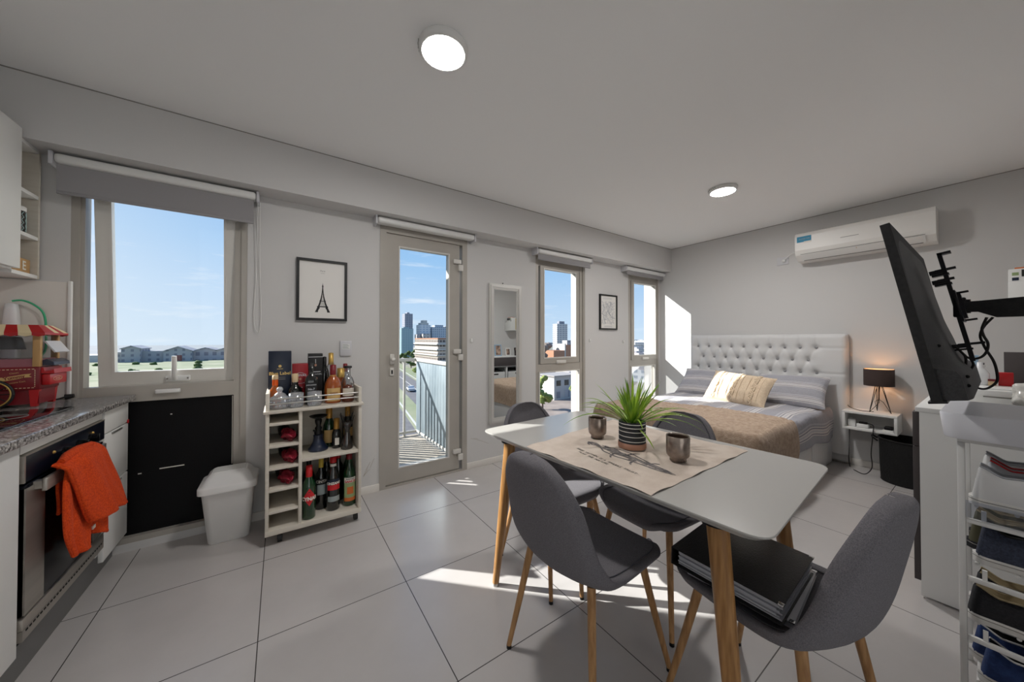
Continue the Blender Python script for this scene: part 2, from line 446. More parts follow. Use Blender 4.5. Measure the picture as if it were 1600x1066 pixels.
# ------------------------------------------------------------------ the room
CTZ_ = .905; W = 2.87; XL = -1.33; XR = 4.65; CZ = 2.535; YF = -.27; XH = 1.25; YB = -2.2
def struct(name, mb, mats, parent=None):
    return mb.build(name, mats, parent, kind=None if parent else 'structure', world=True)
a = MB().box(XL-.15, XR+.15, YB-.15, 3.10, -.2, 0); struct('floor', a, 'floor_tile')
a = MB().box(XL-.15, XR+.15, YB-.15, 3.10, CZ, CZ+.2); struct('ceiling', a, 'ceiling_paint')
HX0, HX1 = -1.24, 1.16
OPEN = [(-.945,-.185,.045,2.11), (.667,1.457,0,2.168), (2.292,3.062,.045,2.15), (3.905,4.622,.045,2.145)]
a = MB(); x = XL-.15
for x0, x1, z0, z1 in OPEN:
    a.box(x, x0, W, 3.10, 0, CZ)
    if z0 > 0: a.box(x0, x1, W, 3.10, 0, z0)
    a.box(x0, x1, W, 3.10, z1, CZ); x = x1
a.box(x, XR+.15, W, 3.10, 0, CZ); struct('wall_window', a, 'paint')
struct('wall_kitchen', MB().box(XL-.15, XL, YB-.15, W, 0, CZ), 'paint')
struct('wall_bed', MB().box(XR, XR+.15, YF-.15, W, 0, CZ), 'paint')
struct('wall_near', MB().box(XH, XR+.15, YF-.15, YF, 0, CZ).box(XH, XH+.15, YB, YF-.15, 0, CZ).box(XL, HX0, YB-.15, YB, 0, CZ).box(HX1, XH+.15, YB-.15, YB, 0, CZ).box(HX0, HX1, YB-.15, YB, 2.35, CZ), 'paint')
struct('trim_1', MB().box(XL, XR, 2.685, W, 2.21, CZ), 'paint')                       # boxed beam above the windows
struct('trim_2', MB().box(XL, -.938, 2.861, W, .9, 1.535).box(XL, XL+.009, .3, 2.861, .9, 1.535), 'trim_white')   # wall tiles behind the worktop; unseen paving added to bounce sunlight through the rear glazing
struct('trim_7', MB().box(-.947,-.932,2.852,W,CTZ_,1.542,bev=.003), 'white_gloss')  # unseen pale wall added as a sunlight reflector behind the viewpoint
a = MB()
for x0, x1 in ((-.185,.667), (1.457,2.292), (3.062,3.905)): a.box(x0, x1, W-.011, W, 0, .058, bev=.002)
struct('baseboard_window', a, 'trim_white')
struct('baseboard_bed', MB().box(XR-.011, XR, YF, W, 0, .06, bev=.002), 'trim_white')
struct('baseboard_near', MB().box(XH, XR, YF, YF+.011, 0, .06, bev=.002), 'trim_white')
# scuffs on the wall either side of the balcony door are dirt with their own shape
mat('scuff_dark', (186,178,168), .9)
mat('silver_white', (206,204,200), .38, .25)

# windows ------------------------------------------------------------
Y0, Y1 = 2.885, 2.955
def window(name, x0, x1, z0, z1, gx0, gx1, gz0, gz1, mid0, mid1, lx0, lx1, lz0, tilt=0, dark=False, tag='oval'):
    root = bpy.data.objects.new(name, None); COL.objects.link(root); root.location = ((x0+x1)/2, W, z0); root['kind'] = 'structure'
    f = MB().ring(x0, x1, z0, z1, .032, Y0-.012, Y1, 0)
    f.box(lx0-.01, x0+.03, Y0, Y1, z0, z1).box(lx1+.01, x1-.03, Y0, Y1, z0, z1).box(x0, x1, Y0+.002, Y1, mid0, mid1)
    f.box(x0, x1, Y0+.002, Y1, z0, lz0)
    if not tilt: f.box(x0, x1, Y0+.002, Y1, gz1+.022, z1)
    f.build('window_frame', 'alu', root)
    o = .06 if tilt else .052
    T = Matrix.Translation((0,Y1-.04,z1-.03)) @ Matrix.Rotation(tilt, 4, 'X') @ Matrix.Translation((0,-(Y1-.04),-(z1-.03)))
    s = MB(); s.T = T; s.ring(gx0-o, gx1+o, gz0-o-(.03 if tilt else .012), gz1+.03, o, Y0-.006, Y1-.012, 0, wb=o+(.03 if tilt else .012), wt=.03)
    s.ring(gx0-.006, gx1+.006, gz0-.006, gz1+.006, .012, Y0-.010, Y0-.002, 1)
    sash = s.build('sash', ['alu_light' if tilt else 'alu', 'alu_light'], root)
    p = MB(); p.T = T; p.add([(gx0,Y0+.03,gz0),(gx1,Y0+.03,gz0),(gx1,Y0+.03,gz1),(gx0,Y0+.03,gz1)], [(0,1,2,3)]); p.build('pane', 'pane_glass', root)
    if dark:
        MB().box(lx0-.012, lx1+.012, Y0+.025, Y0+.031, lz0-.01, mid0+.004).build('dark_film', 'black_film', root)
        MB().box(-.60,-.49,Y0+.0235,Y0+.0255,.437,.443).box(-.69,-.675,Y0+.0235,Y0+.0255,.425,.431).box(-.555,-.547,Y0+.0235,Y0+.0255,.762,.768).box(-.262,-.257,Y0+.0235,Y0+.0255,.40,.852).build('scratch_daylight', 'label_white', root)  # pale strips paint daylight leaking through scratches in the film
        h = MB(); h.T = T; h.box(-.59,-.53+.055,Y0-.022,Y0-.004,gz0-.062,gz0-.028,bev=.005); h.tube([(-.545,Y0-.02,gz0-.045),(-.545,Y0-.045,gz0-.02),(-.543,Y0-.045,gz0+.10)],[.014,.013,.012],10)
        for q in (-.58,-.486): h.cyl((q,Y0-.026,gz0-.045),(q,Y0-.02,gz0-.045),.005,n=8,m=1)
        h.build('handle', ['white_plastic','line_grey'], root)
        MB().box(-.615,-.505,Y0-.022,Y0,mid1-.052,mid1-.028,bev=.005).build('latch', 'white_plastic', root)
    else:
        p = MB(); p.add([(lx0,Y0+.03,lz0),(lx1,Y0+.03,lz0),(lx1,Y0+.03,mid0),(lx0,Y0+.03,mid0)], [(0,1,2,3)]); p.build('pane', 'pane_glass', root)
        MB().ring(lx0-.004, lx1+.004, lz0-.004, mid0+.004, .012, Y0-.006, Y0+.01).build('bead', 'alu_light', root)
        cx = (gx0+gx1)/2
        MB().box(cx-.075,cx+.075,Y0-.022,Y0-.004,gz0-.068,gz0-.03,bev=.012).build('handle', 'alu_light', root)
    return root
window('window_1', -.945,-.185,.045,2.11, -.808,-.304,1.026,2.06, .86,.953, -.888,-.262,.068, tilt=.085, dark=True)
window('window_2', 2.292,3.062,.045,2.15, 2.419,2.916,1.020,2.022, .866,.953, 2.352,2.975,.10)
window('window_3', 3.905,4.622,.045,2.145, 4.036,4.556,1.008,2.019, .857,.945, 3.985,4.548,.10)
# balcony door
root = bpy.data.objects.new('door_1', None); COL.objects.link(root); root.location = (1.06, W, 0); root['kind'] = 'structure'
MB().ring(.667,1.457,-.02,2.168,.05,Y0-.022,Y1+.02,wb=.035,wt=.055).box(.667,.70,Y1,3.09,0,2.16).box(1.42,1.457,Y1,3.09,0,2.16).build('door_frame','alu',root)
MB().ring(.720,1.385,.022,2.112,.106,Y0-.004,Y1-.008,wb=.126,wt=.10).ring(.82,1.285,.142,2.018,.010,Y0-.010,Y0+.01,1).build('door_leaf',['alu','alu_light'],root)
MB().add([(.822,Y0+.03,.145),(1.282,Y0+.03,.145),(1.282,Y0+.03,2.015),(.822,Y0+.03,2.015)],[(0,1,2,3)]).build('pane','pane_glass',root)
for z in (1.925,1.088,.162):
    MB().box(1.318,1.395,Y0-.028,Y0-.004,z+.008,z+.048,bev=.004).box(1.366,1.412,Y0-.034,Y0-.006,z-.056,z+.002,bev=.004).build('hinge','alu_light',root)
MB().box(.748,.784,Y0-.026,Y0-.004,1.02,1.105,bev=.006).sphere((.766,Y0-.045,1.062),.02).cyl((.766,Y0-.04,1.062),(.766,Y0-.01,1.062),.011).build('handle','alu_light',root)
MB().box(.750,.782,Y0-.018,Y0-.004,.925,.992,bev=.004).box(.760,.772,Y0-.0195,Y0-.0175,.94,.972,1).build('lock_plate',['alu_light','dark_metal'],root)

# glazed door added unseen behind the viewpoint to let in fill light
root = bpy.data.objects.new('fill_window', None); COL.objects.link(root); root.location = (0, YB, 0); root['kind'] = 'structure'
f = MB().ring(HX0,HX1,0,2.35,.05,YB-.12,YB-.04).box(-.065,-.015,YB-.12,YB-.04,.05,2.3); f.build('window_frame','alu',root)
MB().add([(HX0+.05,YB-.08,.05),(HX1-.05,YB-.08,.05),(HX1-.05,YB-.08,2.3),(HX0+.05,YB-.08,2.3)],[(0,1,2,3)]).build('pane','pane_glass',root)
# ceiling, wall fittings ----------------------------------------------
def ceiling_light(x, y, label, dm='lamp_diffuser'):
    t = thing('ceiling_light', label, 'ceiling light', (x,y,CZ), 'round ceiling lights')
    b = MB().lathe([(.106,0),(.109,-.006),(.109,-.022),(.100,-.032),(.092,-.032),(.092,-.028)], (x,y,CZ), 40)
    b.build('casing','white_plastic',t)
    MB().lathe([(.092,-.0285),(.05,-.0305),(0,-.031)], (x,y,CZ), 40).build('diffuser',dm,t)
    v = MB()
    for k in range(6):
        an = 2.2+k*.16; c, s_ = math.cos(an), math.sin(an)
        v.tube([(x+c*.1095,y+s_*.1095,CZ-.007),(x+c*.1095,y+s_*.1095,CZ-.019)],.0022,5)
    v.build('vent','line_grey',t)
    return t
ceiling_light(.593,1.40,'large-looking round ceiling light above the walkway to the balcony door')
ceiling_light(3.15,1.35,'small-looking round ceiling light over the foot of the bed','lamp_diffuser_bed')

mat('blind_fabric', (150,148,150), .85, bump=.2, bscale=300)
def blind(x0, x1, zt, zb, fab, label, cord_side=None, y=2.80):
    t = thing('roller_blind', label, 'roller blind', ((x0+x1)/2, y, zb), 'roller blinds at the window tops')
    MB().box(x0+.018,x1-.018,y-.035,y+.045,zt-.058,zt-.008,bev=.016,seg=3).build('head_rail','white_plastic',t)
    for q in (x0, x1-.016):
        MB().box(q,q+.016,y-.03,W,zt-.07,zt,bev=.003).build('bracket','plate_grey',t)
    if fab:
        f = MB().box(x0+.024,x1-.03,y-.012,y-.009,zb,zt-.03); fo = f.build('fabric_sheet','blind_fabric',t)
        MB().box(x0+.024,x1-.03,y-.016,y-.004,zb-.006,zb+.012,bev=.004).build('bottom_bar','blind_fabric',t)
    if cord_side is not None:
        xc = cord_side
        MB().tube(spline([(xc,y+.01,zt-.06),(xc-.008,2.85,1.7),(xc-.018,2.852,1.36),(xc+.006,2.852,1.275),(xc+.02,2.852,1.38),(xc+.012,2.85,1.7),(xc+.012,y+.01,zt-.06)],8),.0022,6).build('pull_cord','white_plastic',t)
blind(-.992,-.120,2.205,1.995,True,'wide grey roller blind half lowered over the kitchen window',-.128)
blind(.612,1.505,2.212,2.15,False,'narrow white roller blind rolled up above the glass balcony door')
blind(2.237,3.098,2.208,2.088,True,'grey roller blind above the window beside the tall mirror')
blind(3.742,4.645,2.206,2.100,True,'grey roller blind above the window nearest the bed corner')

# framed prints
def picture(x0, x1, z0, z1, label, art):
    t = thing('picture_frame', label, 'framed print', ((x0+x1)/2, W, z0))
    MB().ring(x0,x1,z0,z1,.018,W-.024,W-.001).build('frame_moulding','black',t)
    MB().box(x0+.016,x1-.016,W-.012,W-.006,z0+.016,z1-.016).build('print_sheet','paper',t)
    art(t)
def eiffel(t):
    a = MB(); y = W-.0128; cx = .258; zb = 1.428; h = .205
    def hw(u): return .0475*(1-u)**2.1*1.0+.0028
    L = []
    for k in range(25):
        u = k/24
        if u > .16: L.append((u,))
    def strip(l, r):
        for (x1,z1),(x2,z2),(x3,z3),(x4,z4) in zip(l, l[1:], r, r[1:]):
            a.add([(cx+x1,y,z1),(cx+x3,y,z3),(cx+x4,y,z4),(cx+x2,y,z2)],[(0,1,2,3)])
    N = 26
    for sgn in (-1, 1):
        l = []; r = []
        for k in range(N+1):
            u = k/N; o = hw(u); i = o-(.0125*(1-u)+.002) if u < .72 else 0
            if u < .19: i = min(i, .030*math.sqrt(max(0,1-(u/.19)**2)))
            l.append((sgn*o, zb+u*h)); r.append((sgn*max(i,0), zb+u*h))
        strip(l, r)
    for u0, u1, k in ((.185,.225,1.12),(.40,.425,1.15),(.93,.955,1.9)):
        a.add([(cx-hw(u0)*k,y,zb+u0*h),(cx+hw(u0)*k,y,zb+u0*h),(cx+hw(u1)*k,y,zb+u1*h),(cx-hw(u1)*k,y,zb+u1*h)],[(0,1,2,3)])
    for z0, z1 in ((.24,.40),(.44,.62),(.62,.74)):
        for k in range(3):
            u = z0+(z1-z0)*k/3; w = hw(u)*.9
            a.tube([(cx-w,y,zb+u*h),(cx+w*.8,y,zb+(u+.05)*h)],.0007,4); a.tube([(cx+w,y,zb+u*h),(cx-w*.8,y,zb+(u+.05)*h)],.0007,4)
    a.tube([(cx,y,zb+.95*h),(cx,y,zb+1.06*h)],.0009,5)
    a.build('tower_drawing','black',t)
    MB().text('Paris', XZ(cx,y,1.735), .017).text('FRANCE', XZ(cx,y,1.719), .007).build('lettering','line_grey',t)
picture(.092,.422,1.366,1.818,'black framed tower print on the wall above the bottle trolley',eiffel)
mat('map_grey', (188,190,194), .8)
def city_map(t):
    a = MB(); y = W-.0128; random.seed(3)
    for k in range(190):
        x = random.uniform(3.355,3.60); z = random.uniform(1.43,1.715); an = random.choice((.35,.35+PI/2,-.5,1.2)); L = random.uniform(.02,.075)
        dx, dz = math.cos(an)*L/2, math.sin(an)*L/2
        q = lambda v, lo, hi: max(lo, min(hi, v))
        a.tube([(q(x-dx,3.352,3.605),y,q(z-dz,1.42,1.72)),(q(x+dx,3.352,3.605),y,q(z+dz,1.42,1.72))],random.choice((.0010,.0014,.0024)),4)
    a.tube(spline([(3.352,y,1.56),(3.42,y,1.53),(3.47,y,1.60),(3.53,y,1.52),(3.605,y,1.50)],6),.0045,4)
    for z in (1.745,1.757,1.39,1.40): a.box(3.37 if z>1.5 else 3.40,3.55,y-.0004,y+.0004,z,z+.0035)
    a.build('map_drawing','map_grey',t)
picture(3.311,3.646,1.354,1.804,'slim black framed street-map print between the two narrow windows',city_map)
# mirror
t = thing('wall_mirror','tall narrow mirror with a ridged silver-white frame','mirror',(1.89,W,.39))
f = MB()
for k, (w0, w1, y) in enumerate(((0,.020,.022),(.016,.036,.028),(.034,.050,.020),(.048,.058,.014))):
    f.ring(1.695+w0,2.085-w0,.39+w0,1.785-w0,w1-w0,W-y,W-.002)
f.build('frame_moulding','silver_white',t)
MB().add([(1.752,W-.009,.447),(2.028,W-.009,.447),(2.028,W-.009,1.728),(1.752,W-.009,1.728)],[(0,1,2,3)]).build('mirror_sheet','mirror_glass',t)
MB().sphere((1.86,W-.008,1.797),.006).build('hook','dark_metal',t)
# plates, clips
t = thing('notice_plate','small white wall control plate right of the framed tower print','wall plate',(.417,W,1.095))
MB().box(.375,.458,W-.014,W,1.098,1.216,bev=.006).build('cover','plate_grey',t)
MB().box(.392,.444,W-.0155,W-.013,1.152,1.192).build('display','white_plastic',t)
a = MB()
for k in range(6): a.box(.394,.440-.006*(k%3),W-.0160,W-.0150,1.156+k*.006,1.1585+k*.006)
a.build('printed_lines','label_grey',t)
for x, z, lb in ((1.506,1.216,'tiny white cord clip right of the balcony door'),(3.14,1.216,'tiny white cord clip right of the mirror-side window'),(3.79,1.198,'tiny white cord clip left of the bed-corner window')):
    c = MB().box(x-.012,x+.012,W-.012,W,z-.02,z+.02,bev=.004).cyl((x,W-.02,z-.008),(x,W-.01,z-.008),.006,n=10)
    tagged(c.build('cord_clip','white_plastic'), lb, 'cord clip')
# air conditioner
t = thing('air_conditioner','white wall-mounted air conditioner high on the bed wall','air conditioner',(4.55,.745,2.04),)
prof = [(4.648,2.335),(4.475,2.335),(4.44,2.322),(4.428,2.29),(4.43,2.15),(4.445,2.10),(4.51,2.052),(4.648,2.045)]
MB().prism(prof, lambda a,b:(a,.288,b), lambda a,b:(a,1.208,b)).build('body','ac_white',t)
MB().prism([(4.4425,2.098),(4.4445,2.1035),(4.509,2.0575),(4.5075,2.0505)], lambda a,b:(a-.004,.345,b), lambda a,b:(a-.004,1.165,b)).build('air_flap','white_plastic',t)
MB().tube([(4.4385,1.165,2.108),(4.4385,.345,2.108)],.0022,5).tube([(4.499,1.15,2.049),(4.499,.36,2.049)],.004,5).tube([(4.44,.755,2.10),(4.455,.755,2.088)],.003,5,1).build('seam_line',['line_grey','gold'],t)
MB().box(4.4265,4.4285,.735,.86,2.205,2.209).build('badge','line_grey',t)
MB().box(4.4265,4.429,1.075,1.19,2.232,2.29).box(4.4262,4.429,1.075,1.135,2.222,2.236,1).text('INVERTER',frame((4.426,1.13,2.262),(0,-1,0),(0,0,1)),.02,2).build('sticker',['sticker_blue','label_white','label_grey'],t)
t = thing('power_socket','small square wall socket left of the air conditioner','socket',(XR,1.375,2.06))
MB().box(XR-.01,XR,1.32,1.43,2.065,2.15,bev=.004).build('face_plate','plate_grey',t)
MB().box(XR-.035,XR-.01,1.345,1.375,2.09,2.12,bev=.006).tube(spline([(XR-.03,1.36,2.105),(XR-.04,1.31,2.15),(XR-.05,1.26,2.17),(4.62,1.215,2.14)],6),.004,6).build('plug_lead','white_plastic',t)
struct('gap_shade_strip', MB().box(XL,XR,2.6845,2.686,CZ-.007,CZ-.001).box(XR-.0005,XR+.001,YF,2.686,CZ-.007,CZ-.001), 'line_grey')  # grey strip paints the shade line of a ceiling shadow gap
# scuff marks (dirt) beside the door
def scuff(pts, r, label):
    a = MB()
    for p in pts: a.tube([(x,W-.0005,z) for x,z in p],r,4)
    return a
sc = scuff([[(.548,.14),(.57,.19),(.60,.245)],[(.556,.15),(.575,.17),(.60,.19)],[(.60,.20),(.63,.27)],[(1.50,.285),(1.56,.265),(1.63,.235),(1.70,.20)],[(1.53,.28),(1.58,.27)],[(.55,.145),(.565,.165)],[(.552,.14),(.575,.18),(.582,.215)]],.0013,'')
o = sc.build('trim_3','scuff_dark',world=True,kind='structure') if 'scuff_dark' in MATS else None
# ------------------------------------------------------------------ kitchen run along the left wall
KX = -.72; CTZ = .905
t = thing('base_cabinet','white handle-less base cabinet left of the oven','kitchen cabinet',(-1.0,1.35,0))
MB().box(XL+.012,KX-.02,.8,1.885,.15,.872).build('carcass','white_satin',t)
MB().box(KX-.018,KX,.8,1.878,.158,.868,bev=.002).build('door','white_satin',t)
t = thing('drawer_unit','white three-drawer kitchen unit between the oven and the black window panel','kitchen cabinet',(-1.0,2.7,0))
MB().box(XL+.012,KX-.02,2.533,2.86,.15,.872).build('carcass','white_satin',t)
for z0, z1 in ((.752,.868),(.475,.745),(.115,.468)):
    d = MB().box(KX-.018,KX,2.545,2.862,z0,z1,bev=.002).build('drawer','white_satin',t)
    if z0 < .7:
        MB().box(KX-.004,KX+.006,2.63,2.76,z1-.012,z1-.004,bev=.002).build('handle','steel',d)
MB().box(KX,KX+.004,2.842,2.862,.745,.765,bev=.001).build('bumper_sticker','red',t)
o = MB().box(XL+.012,-.775,.8,2.86,0,.149).build('plinth','granite_kick'); tagged(o,'grey metallic plinth strip along the floor under the kitchen units','plinth')
o = MB().box(XL,-.69,.6,2.862,.875,CTZ,bev=.003).build('worktop','granite'); tagged(o,'speckled grey granite worktop over the oven and drawers','worktop')
t = thing('cooktop','black glass cooktop set in the granite worktop','cooktop',(-1.04,2.1,CTZ))
MB().box(-1.30,-.795,1.75,2.475,CTZ,CTZ+.006,bev=.002).build('glass_plate','black_gloss',t)
for x, y, r in ((-.93,1.93,.10),(-.93,2.27,.075),(-1.17,1.93,.075),(-1.17,2.27,.09)):
    MB().tube([(x+r*math.cos(k*PI/16),y+r*math.sin(k*PI/16),CTZ+.0062) for k in range(33)],.0012,4).build('hob_ring','line_grey',t)
# oven
t = thing('built_in_oven','built-in oven with black control panel and steel-edged glass door','oven',(-1.0,2.2,.15))
MB().box(XL+.05,KX-.025,1.895,2.528,.16,.865).build('body','dark_gap',t)
MB().box(KX-.02,KX-.004,1.893,2.528,.832,.868,bev=.001).build('filler_strip','white_satin',t)
MB().box(KX-.02,KX+.004,1.893,2.53,.733,.826,bev=.002).build('control_panel','oven_panel',t)
MB().box(KX-.02,KX+.005,1.891,1.899,.733,.826).box(KX-.02,KX+.005,1.899,2.53,.8235,.828).build('panel_trim','brushed',t)
for y in (2.15,2.262,2.372):
    k = MB().cyl((KX+.004,y,.772),(KX+.030,y,.772),.020,.018,20).box(KX+.028,KX+.036,y-.004,y+.004,.755,.789,bev=.002)
    k.build('knob','black_gloss',t)
for y in (2.072,2.398):
    MB().sphere((KX+.004,y,.791),.0065).build('indicator_lamp','gold',t)
MB().box(KX-.018,KX+.002,1.905,2.52,.275,.722,bev=.002).build('door_glass','oven_glass',t)
for y0, y1 in ((1.905,2.02),(2.42,2.52)): MB().box(KX-.018,KX+.0045,y0,y1,.278,.71).build('door_panel','brushed',t)
MB().box(KX+.024,KX+.037,1.94,2.44,.684,.730,bev=.003).box(KX,KX+.03,1.95,1.975,.692,.72).box(KX,KX+.03,2.405,2.43,.692,.72).build('door_handle','brushed',t)
b = MB().box(KX-.018,KX+.006,1.893,2.53,.232,.270,bev=.002)
b.build('bottom_trim','brushed',t)
b = MB()
for k in range(28): b.box(KX+.0055,KX+.0068,1.91+k*.0217,1.922+k*.0217,.222,.228)
b.box(KX-.018,KX+.0058,1.893,2.53,.196,.2315,1); b.build('vent_grille',['dark_gap','brushed'],t)
# towel over the oven handle
def pl(tab, u):
    f = u*(len(tab)-1); i = min(int(f), len(tab)-2); f -= i
    q = spline([(a,b,0) for a,b in tab], 12); k = u*(len(q)-1); i = min(int(k), len(q)-2); p = q[i].lerp(q[i+1], k-i)
    return p.x, p.y
def towel():
    def sheet(nm, Lp, Rp, x0, bulge_, fr, nu=34, nv=26, ph=0, th_=.009):
        def fn(u, v):
            ya, za = pl(Lp,u); yb, zb = pl(Rp,u)
            x = x0(u)+bulge_*math.sin(v*PI)**.8*(.35+.65*u)+fr*(math.sin(v*9+ph+u*1.4)+.5*math.sin(v*19+ph*2-u*2))*(.2+u*.8)
            return (x, lerp(ya,yb,v)+.004*math.sin(v*12+u*8+ph), lerp(za,zb,v)+.004*math.sin(v*7+ph))
        a = MB().grid(fn,nu,nv); o = a.build(nm,'towel',T)
        m_ = o.modifiers.new('thick','SOLIDIFY'); m_.thickness = th_; m_.offset = 0
        h = MB().tube([fn(1,k/24) for k in range(25)],.0058,6).tube([fn(k/30,0) for k in range(31)],.0052,6).tube([fn(k/30,1) for k in range(31)],.0052,6); h.build('hem','towel',o)
        return o
    # long left strand in front of the glass, flared right part in front of it, short layer behind
    roll = lambda u, d: KX+.032+d*math.sin(min(1,u*6)*PI/2)
    sheet('long_strand',[(2.03,.752),(1.995,.685),(1.985,.60),(1.988,.48),(2.035,.385)],[(2.215,.757),(2.21,.66),(2.20,.57),(2.19,.43),(2.165,.372)],lambda u:roll(u,.020)+.010*u,.014,.008,ph=.6)
    sheet('short_layer',[(2.10,.752),(2.125,.62),(2.14,.52),(2.18,.415)],[(2.25,.757),(2.315,.60),(2.335,.45),(2.315,.352)],lambda u:roll(u,.026)+.016*u,.012,.008,ph=2.2)
    sheet('front_fold',[(1.985,.764),(2.01,.68),(2.055,.575),(2.105,.488)],[(2.275,.778),(2.325,.665),(2.385,.545),(2.44,.432)],lambda u:roll(u,.034)+.030*u,.024,.009,ph=4.0,th_=.012)
    sheet('back_layer',[(2.04,.755),(2.05,.65),(2.06,.55)],[(2.21,.760),(2.25,.65),(2.27,.56)],lambda u:KX+.026-.006*u,.0,.0015,12,12,1.0,.006)
    MB().tube([(KX+.038+.030*math.cos(a_)*.55,y,.748+.022*math.sin(a_)) for y, a_ in ((2.0,1.0),(2.07,1.5),(2.16,1.55),(2.25,1.3))],[.010,.017,.020,.012],12).build('top_roll','towel',T)
    MB().box(KX+.075,KX+.079,2.165,2.19,.428,.442).build('care_tag','label_white', T)
T = thing('hand_towel','orange terry towel draped over the oven door handle','towel',(KX+.05,2.3,.36))
towel()

# wall units
t = thing('wall_cabinet','white upper kitchen cabinet with a plain flat door','kitchen cabinet',(-1.18,2.2,1.55))
MB().box(XL,-1.042,1.9,2.632,1.555,2.235).build('carcass','white_satin',t)
MB().box(-1.040,-1.02,1.9,2.640,1.563,2.235,bev=.002).build('door','white_satin',t)
t = thing('open_wall_shelf','narrow open white end shelf unit beside the upper cabinet','shelf',(-1.19,2.75,1.535))
MB().box(XL,-1.042,2.838,2.854,1.54,2.208).build('side_panel','cart_white',t)
MB().box(XL,XL+.008,2.634,2.838,1.54,2.208).build('back_panel','cart_white',t)
for z in (1.54,1.738,1.952,2.192): MB().box(XL+.008,-1.042,2.634,2.838,z,z+.018,bev=.001).build('shelf_board','white_satin',t)
t = thing('storage_jar','patterned wire storage jar with a white lid on the middle end shelf','jar',(-1.09,2.75,1.756))
MB().lathe([(.0,.0),(.040,.001),(.042,.01),(.042,.10),(.040,.108)],(-1.095,2.755,1.7565),24).build('body','smoke_glass',t)
MB().lathe([(.043,.108),(.045,.112),(.045,.128),(.040,.132),(0,.132)],(-1.095,2.755,1.7565),24).build('lid','white_plastic',t)
w = MB()
for k in range(14):
    a0 = 2*PI*k/14
    w.tube([(-1.095+.044*math.cos(a0+(d if d<3 else 0)*.0+((j%2)*.22)),2.755+.044*math.sin(a0+((j%2)*.22)),1.765+j*.0135) for j, d in enumerate(range(8))],.0016,4)
w.build('wire_pattern','mint_wire',t)
t = thing('letter_block','small wooden block with white letters on the lowest end shelf','sign',(-1.1,2.735,1.558))
MB().box(-1.13,-1.062,2.637,2.828,1.5585,1.632,bev=.002).build('block','tan_wood',t)
l_ = MB()
for ch, y in (('M',2.70),('E',2.775)): l_.text(ch, frame((-1.0605,y,1.595),(0,1,0),(0,0,1)),.062,0,bold=.001)
l_.build('lettering','label_white',t)
# jug behind the popcorn cart
t = thing('water_jug','white plastic jug with a thin green looped handle behind the popcorn machine','jug',(-1.13,2.79,CTZ))
MB().lathe([(0,0),(.024,.0),(.026,.02),(.027,.25),(.026,.40),(.022,.47),(.018,.50),(.0,.505)],(-1.118,2.83,CTZ),28,sq=3).build('body','kettle_white',t)
MB().tube(spline([(-1.115,2.825,1.42),(-1.085,2.83,1.425),(-1.05,2.835,1.405),(-1.02,2.838,1.36),(-1.012,2.838,1.27),(-1.02,2.838,1.15),(-1.095,2.832,1.10)],8),.0045,8).build('handle','green_cord',t)

